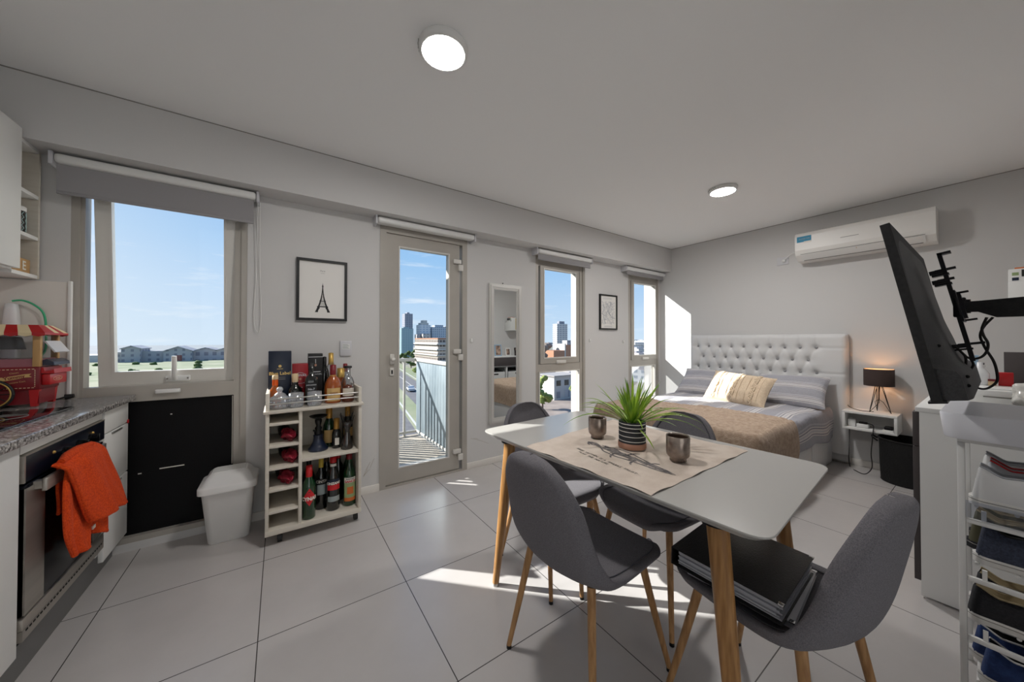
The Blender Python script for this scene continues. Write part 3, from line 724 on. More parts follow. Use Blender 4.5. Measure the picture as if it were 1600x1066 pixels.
# toy-like popcorn cart on the worktop
def popcorn():
    t = thing('popcorn_machine','red vintage popcorn cart machine with striped roof and spoked wheel','popcorn machine',(-1.10,2.70,CTZ))
    x1 = -.948; x0 = -1.26; y0 = 2.615; y1 = 2.79; zb = 1.0; zt = 1.095
    MB().box(x0,x1,y0,y1,.985,zt,bev=.004).build('body','red_dark',t)
    MB().box(x0+.01,x1-.004,y0+.008,y1-.03,.918,.986).build('undercarriage','red_dark',t)
    for x in (x1-.022, x0+.02):
        for y in (y0+.002, y1-.028):
            MB().prism([(x-.012,1.0),(x+.020,1.0),(x+.012,CTZ+.001),(x-.006,CTZ+.001)], lambda a,b,y=y:(a,y,b), lambda a,b,y=y:(a,y+.022,b)).build('leg','red',t)
    MB().box(x0+.004,x1-.004,y0+.004,y1-.004,zt,zt+.038).build('hopper_band','pop_glass_red',t)
    for x in (x1-.024, x0):
        for y in (y0, y1-.02): MB().box(x,x+.024,y,y+.02,zt,1.256,bev=.002).build('post','tan_wood',t)
    MB().add([(x0+.02,y0+.006,zt+.038),(x1-.02,y0+.006,zt+.038),(x1-.02,y0+.006,1.256),(x0+.02,y0+.006,1.256)],[(0,1,2,3)]).add([(x1-.006,y0+.02,zt+.038),(x1-.006,y1-.02,zt+.038),(x1-.006,y1-.02,1.256),(x1-.006,y0+.02,1.256)],[(0,1,2,3)]).build('window_pane','acrylic',t)
    MB().lathe([(.05,0),(.046,.02),(.040,.05),(.036,.06),(0,.06)],(-1.07,2.69,1.178),20).build('popping_kettle','nozzle',t)
    # hipped roof with alternating stripes
    zr0, zr1 = 1.258, 1.296; ov = .020; n = 9; r = MB()
    a0, a1, b0, b1 = x0-ov, x1+ov, y0-ov, y1+ov; i = .045
    for k in range(n):
        u, v = k/n, (k+1)/n; m_ = k % 2
        for yb, yt, in ((b0, b0+i), (b1, b1-i)):
            q = [(lerp(a0,a1,u),yb,zr0),(lerp(a0,a1,v),yb,zr0),(lerp(a0+i*.8,a1-i*.8,v),yt,zr1),(lerp(a0+i*.8,a1-i*.8,u),yt,zr1)]
            r.add(q,[(0,1,2,3)],m_)
            r.add([q[0],q[1],(q[1][0],yb,zr0-.012),(lerp(q[0][0],q[1][0],.5),yb,zr0-.018),(q[0][0],yb,zr0-.012)],[(0,1,2,3,4)],m_)
    for k in range(5):
        u, v = k/5, (k+1)/5
        for xb, xt in ((a1,a1-i*.8),(a0,a0+i*.8)):
            q = [(xb,lerp(b0,b1,u),zr0),(xb,lerp(b0,b1,v),zr0),(xt,lerp(b0+i,b1-i,v),zr1),(xt,lerp(b0+i,b1-i,u),zr1)]
            r.add(q,[(0,1,2,3)],(k+1)%2+0 if k!=0 else 0)
            r.add([q[0],q[1],(xb,q[1][1],zr0-.010),(xb,q[0][1],zr0-.010)],[(0,1,2,3)],0)
    r.add([(a0+i*.8,b0+i,zr1),(a1-i*.8,b0+i,zr1),(a1-i*.8,b1-i,zr1),(a0+i*.8,b1-i,zr1)],[(0,1,2,3)],0)
    r.add([(a0,b0,zr0-.001),(a1,b0,zr0-.001),(a1,b1,zr0-.001),(a0,b1,zr0-.001)],[(0,1,2,3)],0)
    r.build('striped_roof',['red','cream'],t)
    d = MB(); y = y0-.0008
    for k in range(24):
        xx = x0+.012+k*(x1-x0-.024)/24
        d.box(xx,xx+.007,y,y+.001,1.083,1.0855); 
        if k > 4: d.box(xx,xx+.007,y,y+.001,.9945,.997)
    for k in range(10): d.box(x1-.016,x1-.0135,y,y+.001,1.0+k*.0085,1.004+k*.0085)
    d.build('stitch_border','cream',t)
    s_ = MB(); K_ = .80; pts = [(-.062,-.014),(-.05,-.004),(-.062,.008),(-.036,.009),(.0,.016),(.036,.024),(.062,.026),(.052,.016),(.064,.006),(.036,.004),(0,-.006),(-.036,-.013)]
    ox = -1.022
    s_.prism(pts, lambda a,b:(ox+a*K_,y-.0008,1.042+b*K_), lambda a,b:(ox+a*K_,y,1.042+b*K_),0)
    s_.text('Yummy', frame((ox,y-.0012,1.047),(1,0,.20),(-.2,0,1)),.020,1,bold=.0006).text('Classic', frame((ox,y-.0012,1.068),(1,0,.16),(-.16,0,1)),.010,0).text('Popcorn Cart', frame((ox+.005,y-.0012,1.024),(1,0,.16),(-.16,0,1)),.010,0)
    s_.build('banner',['label_tan','red_dark'],t)
    # big spoked wheel at the front
    wc = (-1.083,y0-.014,.972); R = .064; w = MB()
    w.tube([(wc[0]+R*math.cos(k*PI/20),wc[1],wc[2]+R*math.sin(k*PI/20)) for k in range(41)],.006,8)
    w.tube([(wc[0]+(R-.005)*math.cos(k*PI/20),wc[1]-.004,wc[2]+(R-.005)*math.sin(k*PI/20)) for k in range(41)],.003,6,1)
    for k in range(10): w.tube([(wc[0],wc[1],wc[2]),(wc[0]+R*math.cos(k*PI/5),wc[1],wc[2]+R*math.sin(k*PI/5))],.0022,5)
    w.cyl((wc[0],wc[1]-.012,wc[2]),(wc[0],wc[1]+.02,wc[2]),.012,n=14)
    w.build('spoked_wheel',['black','gold'],t)
    # serving end: drop flap, chute and drawer
    MB().prism([(x1,1.215),(x1+.004,1.219),(x1+.036,1.165),(x1+.032,1.161)], lambda a,b:(a,y0+.03,b), lambda a,b:(a,y1-.01,b)).build('serving_flap','plate_grey',t)
    MB().prism([(x1,1.125),(x1+.012,1.13),(x1+.034,1.115),(x1+.036,1.10),(x1,1.10)], lambda a,b:(a,y0+.02,b), lambda a,b:(a,y1-.006,b)).build('chute_cover','blue_dark',t)
    MB().prism([(x1,1.062),(x1,1.09),(x1+.006,1.09),(x1+.010,1.07),(x1+.034,1.074),(x1+.038,1.082),(x1+.040,1.06)], lambda a,b:(a,y0+.01,b), lambda a,b:(a,y1,b)).build('serving_tray','red',t)
    MB().box(x1,x1+.026,y0+.012,y1-.006,1.005,1.058,bev=.003).build('end_box','red',t)
    MB().tube([(x1+.0268,2.695+.04*math.cos(k*PI/16),1.032+.010*math.sin(k*PI/16)) for k in range(33)],.0009,4).text('kernels',frame((x1+.027,2.695,1.032),(0,1,0),(0,0,1)),.013).build('end_badge','cream',t)
    MB().tube(spline([(-1.0,2.785,.93),(-.985,2.80,.912),(-.97,2.825,.910),(-.945,2.84,.918)],8),.004,6).cyl((-.945,2.84,.918),(-.915,2.842,.922),.014,.010,12).build('power_cord','black',t)
popcorn()
# ------------------------------------------------------------------ waste bin and bottle trolley
t = thing('waste_bin','white plastic kitchen bin with a swing lid in front of the black window panel','bin',(-.25,2.74,0))
def tub(a, sec, m=0):
    """stack of rounded rectangles (z, x0, x1, y0, y1, r)"""
    n = 8; rows = []
    for z, x0, x1, y0, y1, r in sec:
        pr = []
        for cx, cy, a0 in ((x1-r,y1-r,0),(x0+r,y1-r,PI/2),(x0+r,y0+r,PI),(x1-r,y0+r,1.5*PI)):
            for k in range(n+1):
                an = a0+PI/2*k/n; pr.append((cx+r*math.cos(an), cy+r*math.sin(an), z))
        rows.append(pr)
    k = len(rows[0]); vs = [p for q in rows for p in q]
    a.add(vs, [(i*k+j, i*k+(j+1)%k, (i+1)*k+(j+1)%k, (i+1)*k+j) for i in range(len(rows)-1) for j in range(k)], m, True)
    a.add(rows[0],[tuple(range(k-1,-1,-1))],m); a.add(rows[-1],[tuple(range(k))],m); return a
b = tub(MB(), [(0,-.345,-.155,2.675,2.80,.03),(.006,-.35,-.15,2.67,2.805,.035),(.325,-.372,-.128,2.60,2.838,.035),(.335,-.374,-.126,2.598,2.84,.035)])
b.build('body','white_plastic',t)
l_ = tub(MB(), [(.330,-.388,-.112,2.585,2.852,.035),(.362,-.388,-.112,2.585,2.852,.035),(.368,-.384,-.116,2.589,2.848,.035),(.370,-.37,-.13,2.60,2.84,.03),(.405,-.352,-.148,2.645,2.825,.03),(.420,-.335,-.165,2.68,2.81,.025)])
l_.build('lid','white_plastic',t)
tub(MB(), [(.369,-.355,-.145,2.612,2.66,.012),(.404,-.335,-.165,2.655,2.80,.012),(.4235,-.325,-.175,2.69,2.80,.01)]).build('swing_flap','white_satin',t)

CX0, CX1, CY0, CY1 = -.068, .455, 2.45, 2.775
t = thing('bottle_trolley','pale wooden drinks trolley on castors with wine slots between bin and balcony door','bar cart',(.19,2.61,0))
def part(nm, mt, *bx, bev=.0015):
    a = MB()
    for q in bx: a.box(*q, bev=bev)
    return a.build(nm, mt, t)
part('side_panel','cart_white',(CX0,CX0+.018,CY0,CY1,.066,.905)); part('side_panel','cart_white',(CX1-.018,CX1,CY0,CY1,.066,.905))
# upper part of each side panel is cut away behind the front post
part('back_panel','cart_white',(CX0+.018,CX1-.018,CY1-.012,CY1,.09,.785))
part('top_board','cart_white',(CX0-.01,CX1+.012,CY0-.012,CY1,.785,.801))
part('bottom_board','cart_white',(CX0,CX1,CY0-.004,CY1,.066,.096))
part('divider','cart_white',(.098,.116,CY0+.002,CY1-.012,.096,.785))
for z in (.205,.333,.462,.594,.726): part('slot_shelf','cart_white',(CX0+.018,.098,CY0+.004,CY1-.012,z-.016,z))
part('middle_shelf','cart_white',(.116,CX1-.018,CY0+.004,CY1-.012,.468,.487))
for z in (.838,.868): MB().tube([(CX0+.018,CY0+.012,z),(CX1-.018,CY0+.012,z)],.0045,8).build('guard_rail','steel',t)
for x, y in ((.005,2.49),(.43,2.50),(.005,2.74),(.43,2.74)):
    c = MB().cyl((x-.011,y+.008,.029),(x+.011,y+.008,.029),.029,n=20).box(x-.013,x+.013,y-.012,y+.012,.045,.066,bev=.002).box(x-.013,x-.010,y-.005,y+.016,.02,.05).box(x+.010,x+.013,y-.005,y+.016,.02,.05)
    c.build('castor','caster',t)

def bottle(name, label, x, y, z0, h, r, body, cap, prof=None, caph=.10, capr=None, labels=(), group='bottles on the drinks trolley', sq=None, neck=.36, fill=None):
    """labels: list of (z0, z1, half angle, material, [(text, z, size, material, bold)])"""
    t = thing(name, label, 'bottle', (x,y,z0), group)
    P_ = prof or [(.0,.0),(.9,.0),(1,.02),(1,.56),(.97,.62),(.8,.69),(.5,.76),(neck,.82),(neck,.97),(neck*1.05,1.0),(0,1.0)]
    MB().lathe([(a*r, b*h) for a, b in P_],(x,y,z0),28,sq=sq).build('body',body,t)
    if fill: MB().lathe([(a*r*.93, b*h) for a, b in P_ if b <= fill]+[(0,fill*h)],(x,y,z0+.003),28,sq=sq).build('contents','amber',t)
    if cap:
        cr_ = (capr or neck*1.12)*r; c0 = z0+h*(1-caph)
        MB().lathe([(cr_*.98,0),(cr_,.004),(cr_*.97,h*caph),(0,h*caph+.003)],(x,y,c0),20).build('cap',cap,t)
    for lz0, lz1, ha, lm, txts in labels:
        zm = (lz0+lz1)/2; R = r*1.012; a = MB()
        for (ra,za),(rb,zb_) in zip(P_, P_[1:]):
            if za <= zm <= zb_ and zb_ > za: R = r*(1.012 if zm < .6 else 1.05)*max(.2, lerp(ra,rb,(zm-za)/(zb_-za)))
        if lz1 < .6: R = r*1.025
        if sq:
            R = r*1.004
            a.box(x-r*ha,x+r*ha,y-R-.0006,y-R,z0+lz0*h,z0+lz1*h); fm = [lm]
        else:
            a.grid(lambda u,v: (x+R*math.sin(lerp(-ha,ha,u)), y-R*math.cos(lerp(-ha,ha,u)), z0+h*lerp(lz0,lz1,v)), 14, 1)
            fm = [lm]
        for tx, tz, ts, tm, bo in txts:
            if tm not in fm: fm.append(tm)
            if sq: a.text(tx, XZ(x,y-R-.001,z0+tz*h),ts,fm.index(tm),bold=bo)
            else: a.text(tx, XZ(x,y-R-.0008,z0+tz*h),ts,fm.index(tm),bend=R,bold=bo)
        a.build('label_print',fm,t)
    return t
TZ = .8015
# cartons at the back of the top board
def carton(name, label, x0, x1, y0, y1, z0, z1, m, fn=None):
    t = thing(name, label, 'gift box', ((x0+x1)/2,(y0+y1)/2,z0), 'gift boxes on the drinks trolley')
    MB().box(x0,x1,y0,y1,z0,z1,bev=.002).build('box_body',m,t)
    if fn:
        a = MB(); ms = fn(a, (x0+x1)/2, y0-.0006); a.build('print',ms,t)
def f1(a, x, y):
    a.text('Blue Label', XZ(x,y,1.005),.028,0,bold=.0006).sphere((x,y,1.052),.009,0,12,(1,.05,1)).box(x-.016,x+.016,y-.0004,y,1.033,1.036).box(x-.02,x+.03,y-.0004,y,.978,.980,1).box(x-.008,x+.03,y-.0004,y,.966,.969,1)
    return ['gold_text','line_grey']
carton('gift_carton','tall navy gift box with gold lettering at the back of the trolley top',-.062,.062,2.66,2.768,TZ,1.15,'navy_box',f1)
def f2(a, x, y):
    a.text('CHIVAS', XZ(x,y,.983),.021,0,bold=.0004).tube([(x+.034*math.cos(k*PI/12),y,.975+.026*math.sin(k*PI/12)) for k in range(13)],.0012,4).tube([(x+.028*math.cos(-k*PI/12),y,.940+.012*math.sin(-k*PI/12)) for k in range(13)],.0012,4).sphere((x,y,.958),.008,1,10,(1,.05,1)).box(x-.015,x+.015,y-.0004,y,.90,.903)
    return ['plate_grey','terracotta']
carton('gift_carton','short red gift box with pale crest beside the navy box',.068,.158,2.69,2.77,TZ,1.062,'red_box',f2)
def f3(a, x, y):
    a.box(x-.043,x+.043,y-.0005,y,1.103,1.107).tube([(x,y,1.09),(x,y,1.06)],.0018,4).sphere((x,y,1.048),.009,1,10,(.8,.05,1)).text('JACK DANIEL', XZ(x,y,.985),.013,0).sphere((x,y,.955),.011,1,10,(1.1,.05,1)).box(x-.03,x+.03,y-.0005,y,1.0,1.004)
    return ['plate_grey','terracotta']
carton('gift_carton','tall black gift box with thin silver band behind the square black bottle',.160,.247,2.70,2.772,TZ,1.128,'black',f3)
bottle('liquor_bottle','small amber bottle with orange collar before the navy box',-.024,2.60,TZ,.198,.037,'amber','cork',prof=[(0,0),(.92,0),(1,.03),(1,.35),(.85,.50),(.5,.62),(.40,.66),(.40,1),(0,1)],caph=.13,capr=.44,labels=[(.68,.86,1.3,'whisky_orange',[])])
t = bottle('crystal_decanter','faceted clear crystal decanter at the left front corner of the trolley top',.0,2.535,TZ,.13,.055,'cut_glass',None,prof=[(0,0),(.95,0),(1,.06),(.98,.22),(.80,.48),(.48,.68),(.24,.74),(.22,.80),(.32,.86),(.30,.94),(.16,1),(0,1)])
a = MB()
for k in range(16):
    for z, rr, dz in ((.018,.0535,.012),(.042,.0515,.012),(.064,.042,.010)):
        an = 2*PI*(k+(.5 if dz==.012 and z>.03 else 0))/16
        a.sphere((rr*math.cos(an),2.535+rr*math.sin(an),TZ+z),.0075,0,6)
a.build('facets','cut_glass',t)
bottle('liquor_bottle','dark round-shouldered bottle with pale cork and round tan label',.082,2.625,TZ,.20,.041,'dark_glass','cork',prof=[(0,0),(.95,0),(1,.03),(1,.42),(.92,.52),(.6,.60),(.42,.66),(.42,.8),(0,.8)],caph=.27,capr=.46,labels=[(.10,.40,.75,'label_tan',[('XO',.25,.02,'line_grey',.0003)])])
bottle('whiskey_bottle','square black whiskey bottle with white lettering in the middle of the trolley top',.170,2.60,TZ,.265,.036,'dark_glass','black',prof=[(0,0),(.95,0),(1,.015),(1,.56),(.9,.64),(.45,.72),(.36,.76),(.36,.99),(0,1)],caph=.17,capr=.40,sq=5,labels=[(.10,.53,.86,'black',[("JACK DANIEL'S",.475,.0085,'plate_grey',.0003),('No.7',.37,.019,'plate_grey',.0005),('OLD TIME',.27,.009,'plate_grey',.0002),('Tennessee',.21,.010,'plate_grey',.0002),('WHISKEY',.14,.012,'plate_grey',.0003)])])
bottle('vodka_bottle','clear tall bottle with a gold cap at the back of the trolley top',.300,2.715,TZ,.328,.037,'clear_glass','gold',prof=[(0,0),(.95,0),(1,.02),(1,.54),(.92,.62),(.66,.72),(.44,.80),(.40,.84),(.40,1),(0,1)],caph=.25,capr=.45,labels=[(.38,.48,.6,'label_grey',[]),(.12,.32,1.0,'label_white',[])])
bottle('liquor_bottle','black slim bottle half hidden behind the gold-capped clear bottle',.262,2.745,TZ,.30,.032,'dark_glass','black',caph=.22)
bottle('whisky_bottle','round amber whisky bottle with maroon cap at the trolley front',.296,2.565,TZ,.252,.051,'amber','red_dark',prof=[(0,0),(.95,0),(1,.03),(1.02,.35),(.94,.50),(.72,.62),(.42,.70),(.34,.73),(.34,.99),(0,1)],caph=.27,capr=.38,labels=[(.06,.40,.85,'label_tan',[('CHIVAS',.27,.015,'red_dark',.0003)]),(.70,.735,2.9,'gold',[])])
bottle('liquor_bottle','small bottle with gold cap behind the clear round bottle',.366,2.735,TZ,.215,.034,'amber','gold',caph=.34,capr=.75,neck=.6)
bottle('liquor_bottle','dark-red capped bottle against the wall at the right end of the trolley',.398,2.755,TZ,.245,.030,'clear_glass','red_dark',caph=.24,capr=.5)
bottle('liquor_bottle','clear round bottle with a flat black stopper at the right of the trolley top',.398,2.635,TZ,.236,.043,'clear_glass','black',prof=[(0,0),(.95,0),(1,.03),(1.02,.36),(.95,.52),(.72,.64),(.46,.70),(.40,.74),(.40,.95),(0,.95)],caph=.06,capr=.62,labels=[(.33,.44,.7,'label_white',[])])
bottle('liquor_bottle','low brown bottle with pale label at the right front of the trolley top',.385,2.545,TZ,.118,.038,'amber_dark',None,prof=[(0,0),(.95,0),(1,.04),(1,.7),(.8,.9),(.5,.97),(0,1)],labels=[(.35,.8,1.1,'cart_white',[])])
def tumbler(x, label):
    t = thing('whisky_tumbler',label,'glass',(x,2.515,TZ),'cut whisky tumblers')
    MB().lathe([(0,.001),(.036,.0),(.038,.008),(.041,.088),(.038,.088),(.034,.018),(0,.016)],(x,2.515,TZ),28).build('bowl','cut_glass',t)
    a = MB()
    for k in range(18):
        an = 2*PI*k/18; c, s_ = math.cos(an), math.sin(an)
        a.tube([(x+.0375*c,2.515+.0375*s_,TZ+.01),(x+.0395*math.cos(an+.18),2.515+.0395*math.sin(an+.18),TZ+.055)],.0022,4)
    a.build('cut_pattern','cut_glass',t)
tumbler(.085,'cut glass tumbler before the round-label bottle'); tumbler(.185,'cut glass tumbler before the square black bottle')
# middle shelf
MZ = .4875
t = thing('hookah','small dark water pipe with a dish on top on the middle shelf','hookah',(.215,2.60,MZ))
MB().lathe([(0,0),(.058,0),(.060,.012),(.046,.03),(.032,.058),(.028,.085),(.030,.1),(.024,.105),(0,.105)],(.215,2.60,MZ),24).build('base_vase','blue_dark',t)
MB().lathe([(.02,.10),(.026,.118),(.016,.13),(.022,.145),(.013,.16),(.020,.185),(.021,.20),(.012,.212),(0,.212)],(.215,2.60,MZ),20).cyl((.215,2.60,MZ+.115),(.185,2.59,MZ+.135),.006,n=8).build('stem','black',t)
MB().lathe([(.012,.208),(.030,.212),(.052,.224),(.054,.229),(.046,.227),(0,.216)],(.215,2.60,MZ),24).build('dish','black',t)
champ = [(0,0),(.95,0),(1,.02),(1,.45),(.9,.54),(.62,.64),(.42,.72),(.38,.98),(0,1)]
bottle('champagne_bottle','champagne bottle with gold foil neck behind the water pipe',.285,2.665,MZ,.272,.040,'green_glass','gold_foil',prof=champ,caph=.30,capr=.5,labels=[(.10,.42,.9,'label_tan',[])],group='sparkling wine on the middle shelf')
bottle('champagne_bottle','small sparkling wine bottle with gold foil in the middle of the shelf',.322,2.585,MZ,.198,.029,'dark_glass','gold_foil',prof=champ,caph=.46,capr=.62,labels=[(.12,.36,.45,'label_white',[])],group='sparkling wine on the middle shelf')
bottle('champagne_bottle','tan-necked sparkling wine bottle behind the flared glass carafe',.408,2.70,MZ,.265,.036,'dark_glass','gold_foil',prof=champ,caph=.36,capr=.5,labels=[(.16,.40,.9,'label_tan',[])],group='sparkling wine on the middle shelf')
t = thing('glass_carafe','smoky flared glass carafe holding dark reeds on the middle shelf','carafe',(.378,2.52,MZ))
MB().lathe([(0,.001),(.034,0),(.036,.006),(.030,.05),(.018,.10),(.016,.12),(.022,.15),(.034,.185),(.031,.185),(.014,.12),(.028,.05),(.03,.008),(0,.006)],(.378,2.52,MZ),24).build('vessel','smoke_glass',t)
a = MB()
for k in range(9):
    an = k*.7; a.tube([(.378+.004*math.cos(an),2.52+.004*math.sin(an),MZ+.09),(.378+.045*math.cos(an),2.52+.03*math.sin(an),MZ+.22+.014*(k%3))],.0022,5)
a.build('reeds','black',t)
# bottom shelf
BZ = .0965
bottle('aperitif_bottle','green bottle with red cap and red diamond label at the trolley bottom',.157,2.50,BZ,.328,.037,'green_glass','red',caph=.21,capr=.5,neck=.40,labels=[(.52,.53,.2,'green_glass',[('CYNAR',.395,.030,'label_white',.0016)])])
dm = MB(); R = .0378
def dia(u, v):
    hw = 1-abs(v*2-1); an = lerp(-.95,.95,u)*hw
    return (.157+R*math.sin(an), 2.50-R*math.cos(an), BZ+lerp(.085,.195,v))
dm.grid(dia, 10, 16)
dmo = dm.build('diamond_label','label_red', [o for o in COL.objects if o.name.startswith('aperitif_bottle') and o.type == 'EMPTY'][0])
bottle('wine_bottle','dark wine bottle with a yellow capsule beside the diamond-label bottle',.232,2.60,BZ,.33,.037,'dark_glass','book_yellow',caph=.18,labels=[(.30,.50,.7,'label_grey',[]),(.50,.62,.9,'black',[('CINTA',.56,.024,'label_white',.0008)])])
bottle('vermouth_bottle','dark vermouth bottle with red cap and blue-and-red label in the middle',.298,2.54,BZ,.342,.041,'dark_glass','red',caph=.10,capr=.5,neck=.42,labels=[(.83,.88,2.9,'label_white',[]),(.40,.50,1.0,'label_red',[]),(.50,.60,1.0,'navy_box',[('CINZANO',.525,.021,'label_white',.0012)]),(.18,.28,.95,'label_grey',[])],prof=[(0,0),(.9,0),(1,.02),(.97,.3),(1,.55),(.95,.64),(.7,.74),(.45,.83),(.42,.99),(0,1)])
bottle('vermouth_bottle','green vermouth bottle with an orange and green pictorial label at the right',.398,2.55,BZ,.342,.040,'green_glass','red_dark',caph=.10,capr=.46,neck=.38,labels=[(.10,.17,1.0,'label_orange',[]),(.17,.46,1.0,'label_green',[]),(.24,.38,.5,'label_orange',[]),(.46,.56,1.0,'label_white',[('GANCIA',.485,.020,'label_red',.0008),('Americano',.535,.013,'black',.0003)])])
bottle('wine_bottle','dark bottle with a red capsule behind the middle vermouth bottle',.345,2.67,BZ,.345,.036,'dark_glass','red',caph=.16)
bottle('wine_bottle','dark green bottle behind the yellow-capsule wine bottle',.275,2.70,BZ,.325,.036,'dark_glass','book_brown',caph=.16)
bottle('wine_bottle','green bottle at the back right corner of the trolley bottom',.41,2.69,BZ,.345,.036,'green_glass','green_glass',caph=.16)
bottle('wine_bottle','green bottle at the back behind the diamond-label bottle',.165,2.66,BZ,.335,.036,'green_glass','black',caph=.16)
for z, dx, lb in ((.594,0,'red foil-wrapped bottle in the highest filled wine slot'),(.462,.004,'red foil-wrapped bottle in the middle filled wine slot'),(.333,-.012,'red foil-wrapped bottle in the lowest filled wine slot')):
    t = thing('wrapped_bottle',lb,'bottle',(.04,2.6,z),'foil-wrapped bottles in the wine slots')
    x = .040+dx; r = .036
    MB().tube([(x-.02,2.755,z+.038),(x-.012,2.62,z+.038),(x-.004,2.58,z+.036)],[.034,.034,.020],16).build('bottle_base','dark_glass',t)
    a = MB()
    def foil(u, v):
        an = v*2*PI; rad = lerp(.024,.036,min(1,u*2.2))*(1+.38*noise.noise((u*7+z*40,math.cos(an)*2.4,math.sin(an)*2.4)))*(1 if u<.55 else max(.02,math.cos((u-.55)/.45*PI/2)**.7))
        c = Vector((x-.006+.034*u, 2.60-.122*u, z+.042-.012*u))
        return (c.x+rad*math.cos(an)*1.05, c.y+.015*math.sin(an*3+u*4), max(z+.002, c.z+rad*math.sin(an)))
    a.grid(foil, 22, 22); a.build('foil_wrap','red_foil',t)
# ------------------------------------------------------------------ dining table
TC = [(.873,1.552),(1.653,1.612),(1.709,.365),(.945,.308)]       # corners of the top, anticlockwise from the far left
t = thing('dining_table','white rectangular dining table with tapered round wooden legs','table',(1.3,.96,0))
def rounded(pts, r, n=6, k=1.0):
    c = Vector((sum(p[0] for p in pts)/4, sum(p[1] for p in pts)/4)); out = []
    pts = [c+(Vector(p)-c)*k for p in pts]
    for i in range(4):
        p = pts[i]; a = (pts[i-1]-p).normalized(); b = (pts[(i+1)%4]-p).normalized()
        p0 = p+a*r; p1 = p+b*r
        for q in range(n+1):
            u = q/n; out.append(p0*(1-u)**2+p*(2*u*(1-u))+p1*u*u)
    return out
a = MB(); rows = [(rounded(TC,.055,6,.965),.7285),(rounded(TC,.06,6,.995),.742),(rounded(TC,.06,6,1),.745),(rounded(TC,.06,6,1),.748),(rounded(TC,.06,6,.998),.7495)]
k = len(rows[0][0]); vs = [(p.x,p.y,z) for q, z in rows for p in q]
a.add(vs,[(i*k+j,i*k+(j+1)%k,(i+1)*k+(j+1)%k,(i+1)*k+j) for i in range(4) for j in range(k)])
a.add(vs[:k],[tuple(range(k))]); a.add(vs[-k:],[tuple(range(k))]); a.build('tabletop','table_white',t)
for (tx,ty),(fx,fy) in (((.945,1.385),(.894,1.44)),((1.585,1.43),(1.625,1.49)),((1.59,.505),(1.635,.436)),((1.005,.452),(.985,.385))):
    g = MB().tube([(tx,ty,.730),(lerp(tx,fx,.5),lerp(ty,fy,.5),.365),(fx,fy,.012)],[.0285,.024,.0165],20)
    lo = g.build('leg','table_leg',t)
    MB().cyl((fx,fy,.014),(fx,fy,0),.0168,.0172,16).build('foot_cap','steel',lo)
    MB().lathe([(.045,.718),(.045,.7285),(0,.7285)],(tx,ty,0),16).build('mount_plate','dark_metal',lo)
# linen runner with printed drawing and words
RC = [(.897,1.190),(1.625,1.305),(1.640,.612),(.928,.604)]
def runner(u, v):
    p = Vector(RC[3])*(1-u)*(1-v)+Vector(RC[2])*u*(1-v)+Vector(RC[1])*u*v+Vector(RC[0])*(1-u)*v
    edge = .0015*math.sin(v*23)+.001*math.sin(v*41)
    hgt = .7535+.0035*max(0,noise.noise((p.x*9,p.y*9,1)))+.0022*noise.noise((p.x*26,p.y*20,4))
    e = min(u,1-u,v,1-v)
    if e < .06: hgt = .7515+(hgt-.7515)*(e/.06)+.004*max(0,math.sin((u+v)*19))*(1-e/.06)
    return (p.x+edge*(u-.5), p.y+.0015*math.sin(u*29)*(1 if v in (0,1) else 0), max(.7505,hgt))
RUN = thing('table_runner','wrinkled beige linen cloth with grey printed drawing across the table','table cloth',(1.27,.93,.75))
a = MB().grid(runner, 60, 60); o = a.build('cloth','linen',RUN)
def rz(x, y):
    return .7535+.0035*max(0,noise.noise((x*9,y*9,1)))+.0022*noise.noise((x*26,y*20,4))+.0009
def on_cloth(a):
    for p in a.v: p.z = rz(p.x,p.y)
    return a
